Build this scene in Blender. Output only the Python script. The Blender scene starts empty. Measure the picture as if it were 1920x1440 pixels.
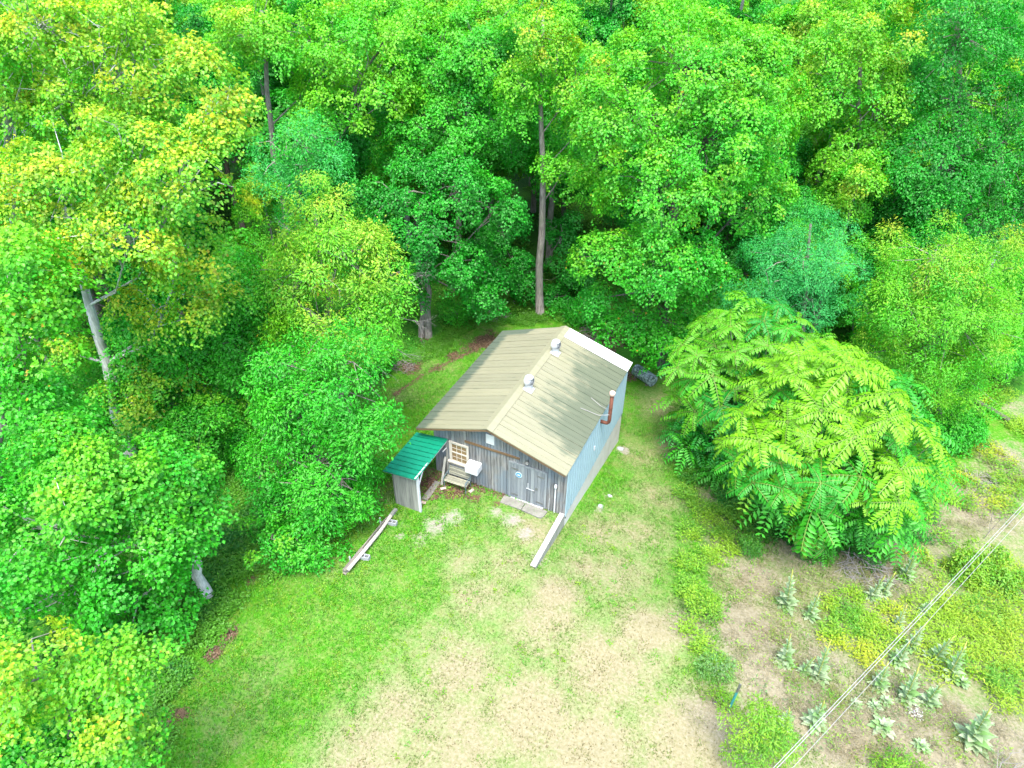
import bpy, bmesh, math, random
import numpy as np
from mathutils import Vector, Matrix
R = math.radians
rnd = random.Random(7)
scene = bpy.context.scene
col = scene.collection

# ------------------------------------------------------------------ camera
CAM = np.array([6.8707, -20.3163, 23.5783])
FW = np.array([-0.33714105, 0.71871063, -0.60810439])
UP = np.array([-0.26601825, 0.54687448, 0.79382781])
RT = np.array([0.90308926, 0.4293988, 0.0068163])
FL = 1334.0
cd = bpy.data.cameras.new('drone_camera')
cam = bpy.data.objects.new('drone_camera', cd); col.objects.link(cam)
cam.matrix_world = Matrix(((RT[0], UP[0], -FW[0], CAM[0]), (RT[1], UP[1], -FW[1], CAM[1]),
                           (RT[2], UP[2], -FW[2], CAM[2]), (0, 0, 0, 1)))
cd.sensor_fit = 'HORIZONTAL'; cd.sensor_width = 36.0; cd.lens = 36.0 * FL / 1920.0
cd.clip_start = 0.2; cd.clip_end = 2000.0
scene.camera = cam

# ------------------------------------------------------------------ sky, sun, exposure
SUN_EL, SUN_DIR = R(68), (0.18, -0.40)
SUN_ROT = math.atan2(SUN_DIR[0], SUN_DIR[1])
world = bpy.data.worlds.new('World'); scene.world = world; world.use_nodes = True
wn = world.node_tree
bg = wn.nodes['Background']
sky = wn.nodes.new('ShaderNodeTexSky'); sky.sky_type = 'NISHITA'; sky.sun_disc = False
sky.sun_elevation = SUN_EL; sky.sun_rotation = SUN_ROT
sky.air_density = 1.0; sky.dust_density = 3.0; sky.ozone_density = 1.0
wn.links.new(sky.outputs[0], bg.inputs[0]); bg.inputs[1].default_value = 0.15
sd = bpy.data.lights.new('sun', 'SUN'); sd.energy = 1.25; sd.angle = R(20); sd.color = (1.0, 0.95, 0.86)
sun = bpy.data.objects.new('sun', sd); col.objects.link(sun)
hx, hy = SUN_DIR; hn = math.hypot(hx, hy)
sv = Vector((hx / hn * math.cos(SUN_EL), hy / hn * math.cos(SUN_EL), math.sin(SUN_EL)))
sun.rotation_euler = sv.to_track_quat('Z', 'Y').to_euler(); sun.location = sv * 60
scene.view_settings.view_transform = 'Standard'; scene.view_settings.look = 'None'
scene.view_settings.gamma = 1.0; scene.view_settings.use_curve_mapping = False
scene.view_settings.exposure = 2.45
scene.render.engine = 'CYCLES'
scene.cycles.max_bounces = 10; scene.cycles.diffuse_bounces = 7; scene.cycles.glossy_bounces = 2
scene.cycles.transmission_bounces = 7; scene.cycles.transparent_max_bounces = 4
scene.cycles.caustics_reflective = False; scene.cycles.caustics_refractive = False
scene.cycles.use_denoising = True

# ------------------------------------------------------------------ helpers: projection to world
def ray(x, y):
    v = FW * FL + RT * (x - 960) - UP * (y - 720)
    return v / np.linalg.norm(v)
def at_z(x, y, z=0.0):
    v = ray(x, y); return CAM + v * ((z - CAM[2]) / v[2])
def sstep(a, b, x):
    t = np.clip((x - a) / (b - a), 0, 1); return t * t * (3 - 2 * t)
def hill(x, y):
    return np.interp(y, [-12, -3.9, -3.3, 0, 8, 14, 30, 60], [0.0, 0.0, -0.10, -0.72, -2.08, -2.6, -2.9, -3.2])
def terrain(x, y):
    x = np.asarray(x, float); y = np.asarray(y, float)
    side = 0.5 + 0.5 * sstep(-11, -2, x)
    out = hill(x, y) * side
    # level yard between the two timber walls
    yard = sstep(-8.2, -7.0, x) * (1 - sstep(-0.12, -0.10, x)) * (1 - sstep(0.0, 0.3, y))
    out = out * (1 - yard)
    left = -0.55 * (1 - sstep(-10.5, -7.4, x)) * sstep(-16, -4, y)
    return out + left * (1 - yard)
def at(x, y, dz=0.0):
    z = 0.0
    for _ in range(14):
        p = at_z(x, y, z); z = 0.5 * z + 0.5 * float(terrain(p[0], p[1]))
    p = at_z(x, y, z); return np.array([p[0], p[1], z + dz])
HF = np.array([FW[0], FW[1], 0.0]); HF /= np.linalg.norm(HF)
def vplane(x, y, base, off=0.0):
    q = base - HF * off; v = ray(x, y)
    return CAM + v * (((q - CAM) @ HF) / (v @ HF))

# ------------------------------------------------------------------ helpers: objects
def tag(o, label=None, cat=None, group=None, kind=None):
    if label: o['label'] = label
    if cat: o['category'] = cat
    if group: o['group'] = group
    if kind: o['kind'] = kind
    return o
def empty(name, loc=(0, 0, 0), parent=None, rz=0.0):
    o = bpy.data.objects.new(name, None); col.objects.link(o)
    o.location = Vector([float(c) for c in loc]); o.rotation_euler = (0, 0, rz); o.empty_display_size = 0.2
    if parent: o.parent = parent
    return o
def link(name, me, parent=None, loc=None):
    o = bpy.data.objects.new(name, me); col.objects.link(o)
    if parent: o.parent = parent
    if loc is not None: o.location = Vector([float(c) for c in loc])
    return o
def np_mesh(name, V, T, mat, C=None, attrs=None):
    """mesh from vertex array and triangle array, with an optional per-point colour"""
    V = np.ascontiguousarray(V, np.float32); T = np.ascontiguousarray(T, np.int32)
    me = bpy.data.meshes.new(name)
    me.vertices.add(len(V)); me.vertices.foreach_set('co', V.ravel())
    me.loops.add(T.size); me.loops.foreach_set('vertex_index', T.ravel())
    me.polygons.add(len(T)); me.polygons.foreach_set('loop_start', np.arange(0, T.size, T.shape[1], dtype=np.int32))
    me.update(calc_edges=True)
    if C is not None:
        a = me.attributes.new('Col', 'FLOAT_COLOR', 'POINT')
        a.data.foreach_set('color', np.concatenate([C, np.ones((len(C), 1))], 1).astype(np.float32).ravel())
    for k, v in (attrs or {}).items():
        a = me.attributes.new(k, 'FLOAT', 'POINT'); a.data.foreach_set('value', np.asarray(v, np.float32))
    me.materials.append(mat)
    return me
class MB:
    """collects boxes, tubes, lathes in one mesh"""
    def __init__(s): s.v = []; s.f = []
    def add(s, vs, fs):
        n = len(s.v); s.v += [tuple(float(c) for c in v) for v in vs]; s.f += [tuple(i + n for i in f) for f in fs]; return s
    def box(s, x0, x1, y0, y1, z0, z1):
        return s.add([(x0, y0, z0), (x1, y0, z0), (x1, y1, z0), (x0, y1, z0), (x0, y0, z1), (x1, y0, z1), (x1, y1, z1), (x0, y1, z1)],
                     [(0, 3, 2, 1), (4, 5, 6, 7), (0, 1, 5, 4), (1, 2, 6, 5), (2, 3, 7, 6), (3, 0, 4, 7)])
    def bar(s, a, b, w, h, up=(0, 0, 1)):
        a = Vector([float(c) for c in a]); b = Vector([float(c) for c in b]); d = (b - a).normalized(); u = Vector(up)
        sx = d.cross(u)
        if sx.length < 1e-4: sx = d.cross(Vector((1, 0, 0)))
        sx.normalize(); u = sx.cross(d).normalized()
        q = []
        for p in (a, b):
            for i, j in ((-1, -1), (1, -1), (1, 1), (-1, 1)): q.append(p + sx * (w / 2 * i) + u * (h / 2 * j))
        return s.add(q, [(0, 1, 2, 3), (7, 6, 5, 4), (0, 4, 5, 1), (1, 5, 6, 2), (2, 6, 7, 3), (3, 7, 4, 0)])
    def tube(s, pts, rad, n=8, caps=True):
        pts = [Vector([float(c) for c in p]) for p in pts]
        if not hasattr(rad, '__len__'): rad = [rad] * len(pts)
        vs, fs = [], []
        d0 = (pts[1] - pts[0]).normalized(); u = d0.orthogonal().normalized()
        for i, p in enumerate(pts):
            d = (pts[min(i + 1, len(pts) - 1)] - pts[max(i - 1, 0)]).normalized()
            u = (u - d * u.dot(d)).normalized(); w = d.cross(u)
            for k in range(n):
                a = 2 * math.pi * k / n; vs.append(p + (u * math.cos(a) + w * math.sin(a)) * rad[i])
        for i in range(len(pts) - 1):
            for k in range(n):
                fs.append((i * n + k, i * n + (k + 1) % n, (i + 1) * n + (k + 1) % n, (i + 1) * n + k))
        if caps: fs.append(tuple(range(n - 1, -1, -1))); fs.append(tuple((len(pts) - 1) * n + k for k in range(n)))
        return s.add(vs, fs)
    def lathe(s, c, prof, n=16):
        vs, fs = [], []
        for r, z in prof:
            for k in range(n): a = 2 * math.pi * k / n; vs.append((c[0] + r * math.cos(a), c[1] + r * math.sin(a), c[2] + z))
        for i in range(len(prof) - 1):
            for k in range(n): fs.append((i * n + k, i * n + (k + 1) % n, (i + 1) * n + (k + 1) % n, (i + 1) * n + k))
        fs.append(tuple(range(n - 1, -1, -1))); fs.append(tuple((len(prof) - 1) * n + k for k in range(n)))
        return s.add(vs, fs)
    def mesh(s, name, mat, bevel=0.0, smooth=False):
        me = bpy.data.meshes.new(name); me.from_pydata(s.v, [], s.f); me.materials.append(mat)
        bm = bmesh.new(); bm.from_mesh(me)
        if bevel: bmesh.ops.bevel(bm, geom=list(bm.edges), offset=bevel, segments=1, affect='EDGES')
        bmesh.ops.recalc_face_normals(bm, faces=bm.faces); bm.to_mesh(me); bm.free()
        if smooth:
            for p in me.polygons: p.use_smooth = True
        return me
    def build(s, name, mat, parent=None, loc=None, bevel=0.0, smooth=False):
        return link(name, s.mesh(name, mat, bevel, smooth), parent, loc)
def copy_tree(o, parent=None):
    c = o.copy(); col.objects.link(c); c.parent = parent
    for ch in list(o.children): copy_tree(ch, c)
    return c

# ------------------------------------------------------------------ helpers: noise
def vnoise(p, seed=0):
    p = np.asarray(p, float); i = np.floor(p).astype(np.int64); f = p - i; f = f * f * (3 - 2 * f)
    k = p.shape[1]; out = np.zeros(len(p))
    mul = [374761393, 668265263, 2147483647, ][:k]
    for c in range(2 ** k):
        h = np.full(len(p), seed * 1274126177 + 12345, np.int64); w = np.ones(len(p))
        for a in range(k):
            b = (c >> a) & 1; h = h + (i[:, a] + b) * mul[a]; w = w * (f[:, a] if b else 1 - f[:, a])
        h = (h ^ (h >> 13)) * 1274126177; h = h ^ (h >> 16)
        out += w * ((h & 0xFFFF) / 65535.0)
    return out
def fbm(p, seed=0, o=4):
    s, a, t = 0, 1.0, 0
    for k in range(o): s = s + a * vnoise(np.asarray(p) * 2 ** k, seed + k); t += a; a *= 0.5
    return s / t

# ------------------------------------------------------------------ materials
def new_mat(name):
    m = bpy.data.materials.new(name); m.use_nodes = True; nt = m.node_tree; nt.nodes.clear()
    out = nt.nodes.new('ShaderNodeOutputMaterial'); return m, nt, out
def nd(nt, t, **kw):
    n = nt.nodes.new(t)
    for k, v in kw.items():
        if k.startswith('i_'):
            key = k[2:]; n.inputs[int(key) if key.isdigit() else key.replace('_', ' ')].default_value = v
        else: setattr(n, k, v)
    return n
def noise(nt, vec, scale, detail=4, rough=0.55, sc=None):
    if sc is not None:
        mp = nd(nt, 'ShaderNodeMapping'); mp.inputs['Scale'].default_value = sc; nt.links.new(vec, mp.inputs[0]); vec = mp.outputs[0]
    n = nd(nt, 'ShaderNodeTexNoise'); n.inputs['Scale'].default_value = scale; n.inputs['Detail'].default_value = detail; n.inputs['Roughness'].default_value = rough
    nt.links.new(vec, n.inputs['Vector']); return n.outputs['Fac']
def ramp(nt, fac, stops):
    r = nd(nt, 'ShaderNodeValToRGB'); e = r.color_ramp.elements
    while len(e) < len(stops): e.new(0.5)
    for q, (p, c) in zip(e, stops): q.position = p; q.color = (*c, 1) if len(c) == 3 else c
    nt.links.new(fac, r.inputs[0]); return r.outputs[0]
def mixc(nt, fac, a, b, mode='MIX'):
    m = nd(nt, 'ShaderNodeMix'); m.data_type = 'RGBA'; m.blend_type = mode
    for s, v in ((0, fac), (6, a), (7, b)):
        if hasattr(v, 'is_linked'): nt.links.new(v, m.inputs[s])
        else: m.inputs[s].default_value = v if s == 0 else (*v, 1)
    return m.outputs[2]
def mth(nt, op, a, b=0.0, c=None):
    m = nd(nt, 'ShaderNodeMath'); m.operation = op
    for s, v in ((0, a), (1, b), (2, c)):
        if v is None: continue
        if hasattr(v, 'is_linked'): nt.links.new(v, m.inputs[s])
        else: m.inputs[s].default_value = v
    return m.outputs[0]
def bsdf(nt, out, color, rough=0.8, metal=0.0, spec=0.3, bump=None, bs=0.2, bd=0.02):
    b = nd(nt, 'ShaderNodeBsdfPrincipled'); b.inputs['Roughness'].default_value = rough; b.inputs['Metallic'].default_value = metal
    b.inputs['Specular IOR Level'].default_value = spec
    if hasattr(color, 'is_linked'): nt.links.new(color, b.inputs['Base Color'])
    else: b.inputs['Base Color'].default_value = (*color, 1)
    if bump is not None:
        bp = nd(nt, 'ShaderNodeBump'); bp.inputs['Strength'].default_value = bs; bp.inputs['Distance'].default_value = bd
        nt.links.new(bump, bp.inputs['Height']); nt.links.new(bp.outputs[0], b.inputs['Normal'])
    nt.links.new(b.outputs[0], out.inputs[0]); return b
def coords(nt, kind='Object'): return nd(nt, 'ShaderNodeTexCoord').outputs[kind]

def leaf_material(name, trans=0.42):
    m, nt, out = new_mat(name)
    at_ = nd(nt, 'ShaderNodeAttribute', attribute_name='Col')
    d = nd(nt, 'ShaderNodeBsdfDiffuse'); t = nd(nt, 'ShaderNodeBsdfTranslucent'); g = nd(nt, 'ShaderNodeBsdfGlossy'); g.inputs['Roughness'].default_value = 0.5
    tc = mixc(nt, 1.0, at_.outputs['Color'], (1.2, 1.2, 0.7), 'MULTIPLY')
    nt.links.new(at_.outputs['Color'], d.inputs[0]); nt.links.new(tc, t.inputs[0])
    mx = nd(nt, 'ShaderNodeMixShader'); mx.inputs[0].default_value = trans
    nt.links.new(d.outputs[0], mx.inputs[1]); nt.links.new(t.outputs[0], mx.inputs[2])
    m2 = nd(nt, 'ShaderNodeMixShader'); m2.inputs[0].default_value = 0.025
    nt.links.new(mx.outputs[0], m2.inputs[1]); nt.links.new(g.outputs[0], m2.inputs[2])
    nt.links.new(m2.outputs[0], out.inputs[0]); return m
LEAF = leaf_material('leaf')
def plain(name, c, rough=0.7, metal=0.0, var=0.25, scale=6, sc=None, spec=0.3, bs=0.15):
    m, nt, out = new_mat(name); co = coords(nt); n = noise(nt, co, scale, 6, 0.6, sc)
    lo = tuple(x * (1 - var) for x in c); hi = tuple(min(1, x * (1 + var)) for x in c)
    bsdf(nt, out, ramp(nt, n, [(0.3, lo), (0.7, hi)]), rough, metal, spec, n, bs); return m
def weathered(name, a, b, dark, vertical=True, blue=None, grow=0.0):
    """weathered boards: long grain, dark weeping streaks, per-board tint"""
    m, nt, out = new_mat(name); co = coords(nt)
    if vertical is True: s1, s2 = (9, 9, 0.35), (26, 26, 0.8)
    elif vertical == 'y': s1, s2 = (9, 0.35, 9), (26, 0.8, 26)
    else: s1, s2 = (0.35, 9, 9), (0.8, 26, 26)
    g1 = noise(nt, co, 1.0, 5, 0.6, s1); g2 = noise(nt, co, 1.0, 4, 0.7, s2); big = noise(nt, co, 0.9, 3)
    c = ramp(nt, g1, [(0.3, a), (0.7, b)])
    c = mixc(nt, mth(nt, 'MULTIPLY', ramp(nt, g2, [(0.48, (0, 0, 0)), (0.66, (1, 1, 1))]), 0.8), c, dark)
    if blue: c = mixc(nt, ramp(nt, big, [(0.45, (0, 0, 0)), (0.62, (1, 1, 1))]), c, blue)
    oi = nd(nt, 'ShaderNodeObjectInfo')
    c = mixc(nt, 1.0, c, ramp(nt, oi.outputs['Random'], [(0, (0.72, 0.72, 0.74)), (1, (1.15, 1.13, 1.1))]), 'MULTIPLY')
    bsdf(nt, out, c, 0.85, 0, 0.2, g2, 0.4, 0.01); return m
WOOD_WALL = weathered('weathered_wall_wood', (0.115, 0.122, 0.122), (0.285, 0.288, 0.275), (0.035, 0.035, 0.036), True, (0.145, 0.18, 0.205))
WOOD_LEAN = weathered('weathered_lean_to_wood', (0.17, 0.18, 0.17), (0.30, 0.31, 0.28), (0.10, 0.11, 0.10), True)
WOOD_X = weathered('weathered_long_wood', (0.30, 0.28, 0.25), (0.48, 0.46, 0.42), (0.16, 0.15, 0.13), 'y')
WOOD_OLD = weathered('old_grey_beam', (0.15, 0.14, 0.12), (0.30, 0.28, 0.25), (0.06, 0.055, 0.05), 'y')
WOOD_BENCH = weathered('bench_slat_wood', (0.16, 0.17, 0.13), (0.30, 0.31, 0.24), (0.08, 0.08, 0.06), 'x')
WOOD_BROWN = weathered('brown_batten_wood', (0.13, 0.085, 0.045), (0.22, 0.15, 0.08), (0.07, 0.045, 0.03), 'x')
WOOD_DOOR = weathered('door_wood', (0.15, 0.175, 0.185), (0.25, 0.275, 0.28), (0.08, 0.09, 0.10), True, (0.17, 0.20, 0.22))
WHITE = plain('white_paint', (0.50, 0.52, 0.53), 0.5, 0, 0.06, 5)
CREAM = plain('cream_paint', (0.42, 0.40, 0.34), 0.6, 0, 0.1, 8)
DARK = plain('dark_backing', (0.03, 0.03, 0.03), 0.9)
IRON = plain('bench_iron', (0.10, 0.15, 0.17), 0.55, 0.3)
GALV = plain('galvanised_metal', (0.42, 0.45, 0.47), 0.45, 0.15, 0.12, 14)
RUST = plain('rusty_pipe', (0.115, 0.045, 0.028), 0.75, 0.2, 0.35, 7, (1, 1, 0.5))
RUSTCAP = plain('pale_rusty_cap', (0.62, 0.42, 0.36), 0.6, 0.1, 0.25, 18)
CONC = plain('concrete', (0.16, 0.16, 0.14), 0.9, 0, 0.22, 5)
BLOCK = plain('grey_block', (0.25, 0.27, 0.285), 0.9, 0, 0.15, 16)
BRICK = plain('old_brick', (0.38, 0.30, 0.26), 0.9, 0, 0.25, 14)
PIPE = plain('white_plastic', (0.46, 0.48, 0.50), 0.4, 0, 0.06)
PANE = plain('window_blind_pane', (0.19, 0.135, 0.07), 0.25, 0, 0.2, 5, (1, 1, 6), 0.6)
BLUE = plain('blue_sign', (0.05, 0.20, 0.42), 0.5, 0, 0.15, 9)
PALEBLUE = plain('pale_blue_sign', (0.35, 0.50, 0.62), 0.5, 0, 0.1, 9)
TEAL = plain('teal_paint', (0.03, 0.22, 0.22), 0.5, 0, 0.25, 12)
GREY_STEEL = plain('grey_steel', (0.14, 0.15, 0.14), 0.6, 0.4, 0.2, 12)
WIRE = plain('cable_aluminium', (0.27, 0.27, 0.26), 0.5, 0.2, 0.05)
BULB = plain('clear_bulb', (0.7, 0.62, 0.45), 0.2, 0, 0.05)

def roof_mat():
    m, nt, out = new_mat('tan_roof_metal'); co = coords(nt)
    sx = nd(nt, 'ShaderNodeSeparateXYZ'); nt.links.new(co, sx.inputs[0])
    n1 = noise(nt, co, 0.9, 5, 0.6); n2 = noise(nt, co, 1.0, 6, 0.72, (0.55, 6.5, 1.0)); n3 = noise(nt, co, 7, 3)
    base = ramp(nt, n2, [(0.3, (0.158, 0.160, 0.102)), (0.7, (0.200, 0.200, 0.134))])
    base = mixc(nt, ramp(nt, n3, [(0.4, (0, 0, 0)), (0.8, (0.35, 0.35, 0.35))]), base, (0.19, 0.193, 0.146))
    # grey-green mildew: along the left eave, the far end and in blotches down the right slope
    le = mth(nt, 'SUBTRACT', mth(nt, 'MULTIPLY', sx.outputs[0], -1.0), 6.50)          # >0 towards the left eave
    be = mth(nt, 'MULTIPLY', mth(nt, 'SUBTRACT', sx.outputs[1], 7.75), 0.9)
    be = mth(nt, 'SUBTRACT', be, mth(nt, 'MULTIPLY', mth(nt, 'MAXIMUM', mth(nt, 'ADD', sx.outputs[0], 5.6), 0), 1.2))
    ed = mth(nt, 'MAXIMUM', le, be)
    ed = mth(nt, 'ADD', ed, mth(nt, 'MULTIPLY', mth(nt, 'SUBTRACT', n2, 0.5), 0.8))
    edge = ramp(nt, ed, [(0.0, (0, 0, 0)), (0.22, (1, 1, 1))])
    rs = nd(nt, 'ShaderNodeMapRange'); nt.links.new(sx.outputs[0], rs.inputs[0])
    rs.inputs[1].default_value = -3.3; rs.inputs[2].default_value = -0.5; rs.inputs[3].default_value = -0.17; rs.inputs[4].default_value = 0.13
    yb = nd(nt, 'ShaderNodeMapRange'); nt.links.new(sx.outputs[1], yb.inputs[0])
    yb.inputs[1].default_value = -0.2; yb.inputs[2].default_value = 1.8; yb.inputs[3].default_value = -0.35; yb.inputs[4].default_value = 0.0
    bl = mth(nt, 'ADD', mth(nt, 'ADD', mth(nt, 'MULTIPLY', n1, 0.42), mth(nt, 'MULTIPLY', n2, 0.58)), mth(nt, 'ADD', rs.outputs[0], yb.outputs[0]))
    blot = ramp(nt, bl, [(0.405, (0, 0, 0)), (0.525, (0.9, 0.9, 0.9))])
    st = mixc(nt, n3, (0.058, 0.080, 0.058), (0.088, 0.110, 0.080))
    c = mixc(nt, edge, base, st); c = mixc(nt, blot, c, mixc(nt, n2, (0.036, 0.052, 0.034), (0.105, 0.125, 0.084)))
    oi = nd(nt, 'ShaderNodeObjectInfo')
    c = mixc(nt, 1.0, c, ramp(nt, oi.outputs['Random'], [(0, (0.93, 0.93, 0.93)), (1, (1.05, 1.04, 1.02))]), 'MULTIPLY')
    bsdf(nt, out, c, 0.55, 0.0, 0.3, n3, 0.08); return m
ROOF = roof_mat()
SIDING = plain('pale_blue_siding', (0.24, 0.35, 0.405), 0.5, 0.0, 0.1, 1.2, (1, 1, 0.3), 0.4, 0.05)
GREENROOF = plain('green_roof_metal', (0.003, 0.165, 0.095), 0.42, 0, 0.12, 3, None, 0.4, 0.05)
def foundation_mat():
    m, nt, out = new_mat('stained_concrete'); co = coords(nt); sx = nd(nt, 'ShaderNodeSeparateXYZ'); nt.links.new(co, sx.inputs[0])
    n = noise(nt, co, 1.6, 6); n2 = noise(nt, co, 1.0, 5, 0.6, (3, 3, 0.5))
    c = ramp(nt, n, [(0.3, (0.42, 0.405, 0.375)), (0.7, (0.50, 0.495, 0.48))])
    c = mixc(nt, ramp(nt, n2, [(0.6, (0, 0, 0)), (0.8, (0.5, 0.5, 0.5))]), c, (0.22, 0.18, 0.14))
    bsdf(nt, out, c, 0.9, 0, 0.2, n, 0.3); return m
FOUND = foundation_mat()
def bark(name, a, b, c3):
    m, nt, out = new_mat(name); co = coords(nt)
    n1 = noise(nt, co, 1.0, 6, 0.65, (14, 14, 2.2)); n2 = noise(nt, co, 1.2, 4)
    c = ramp(nt, n1, [(0.35, a), (0.62, b)]); c = mixc(nt, ramp(nt, n2, [(0.5, (0, 0, 0)), (0.6, (0.8, 0.8, 0.8))]), c, c3)
    bsdf(nt, out, c, 0.95, 0, 0.1, n1, 0.6, 0.03); return m
BARK = bark('grey_bark', (0.10, 0.09, 0.08), (0.27, 0.25, 0.23), (0.17, 0.18, 0.14))
BARK_PALE = bark('pale_bark', (0.28, 0.29, 0.28), (0.55, 0.55, 0.53), (0.22, 0.25, 0.21))
BARK_DARK = bark('dark_bark', (0.055, 0.05, 0.045), (0.16, 0.145, 0.13), (0.08, 0.10, 0.06))
DEADWOOD = plain('dead_twig', (0.22, 0.21, 0.195), 0.9, 0, 0.2)
def tank_mat():
    m, nt, out = new_mat('mottled_tank'); co = coords(nt); n = noise(nt, co, 7, 6, 0.7)
    c = ramp(nt, n, [(0.38, (0.05, 0.07, 0.06)), (0.5, (0.16, 0.21, 0.22)), (0.62, (0.42, 0.50, 0.54))])
    bsdf(nt, out, c, 0.6, 0.2, 0.3, n, 0.1); return m
TANK = tank_mat()
def ground_mat():
    m, nt, out = new_mat('lawn_ground'); co = coords(nt)
    A = lambda k: nd(nt, 'ShaderNodeAttribute', attribute_name=k).outputs['Fac']
    n05 = noise(nt, co, 0.5, 5, 0.6); n2 = noise(nt, co, 2.2, 6, 0.65); n9 = noise(nt, co, 9, 5, 0.7); n30 = noise(nt, co, 30, 3, 0.6)
    grass = ramp(nt, n9, [(0.25, (0.020, 0.115, 0.006)), (0.5, (0.05, 0.185, 0.008)), (0.75, (0.09, 0.23, 0.012))])
    grass = mixc(nt, ramp(nt, n2, [(0.45, (0, 0, 0)), (0.75, (0.75, 0.75, 0.75))]), grass, (0.11, 0.16, 0.018))
    dryc = ramp(nt, n9, [(0.25, (0.135, 0.128, 0.06)), (0.5, (0.19, 0.174, 0.102)), (0.75, (0.245, 0.228, 0.155))])
    gravel = ramp(nt, n30, [(0.3, (0.15, 0.135, 0.11)), (0.6, (0.25, 0.235, 0.21)), (0.8, (0.34, 0.33, 0.31))])
    litter = ramp(nt, n30, [(0.3, (0.04, 0.026, 0.016)), (0.55, (0.105, 0.068, 0.042)), (0.75, (0.19, 0.13, 0.085))])
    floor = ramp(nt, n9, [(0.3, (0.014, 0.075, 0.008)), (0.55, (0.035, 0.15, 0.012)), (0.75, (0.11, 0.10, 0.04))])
    dirt = ramp(nt, n9, [(0.25, (0.12, 0.106, 0.066)), (0.5, (0.182, 0.166, 0.112)), (0.75, (0.255, 0.238, 0.178))])
    jit = mth(nt, 'ADD', mth(nt, 'MULTIPLY', mth(nt, 'SUBTRACT', n9, 0.5), 0.95), mth(nt, 'MULTIPLY', mth(nt, 'SUBTRACT', n2, 0.5), 0.7))
    def sel(k, lo=0.4, hi=0.6, j=1.0): return ramp(nt, mth(nt, 'ADD', A(k), mth(nt, 'MULTIPLY', jit, j)), [(lo, (0, 0, 0)), (hi, (1, 1, 1))])
    c = mixc(nt, sel('dry', 0.08, 0.92, 0.9), grass, dryc)
    c = mixc(nt, sel('dirt', 0.25, 0.75, 1.2), c, dirt)
    c = mixc(nt, sel('gravel', 0.38, 0.85, 1.3), c, gravel)
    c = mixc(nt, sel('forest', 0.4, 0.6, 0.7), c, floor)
    c = mixc(nt, sel('litter', 0.42, 0.58, 0.8), c, litter)
    bsdf(nt, out, c, 0.95, 0, 0.1, n30, 0.5, 0.03); return m
GROUND = ground_mat()

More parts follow.
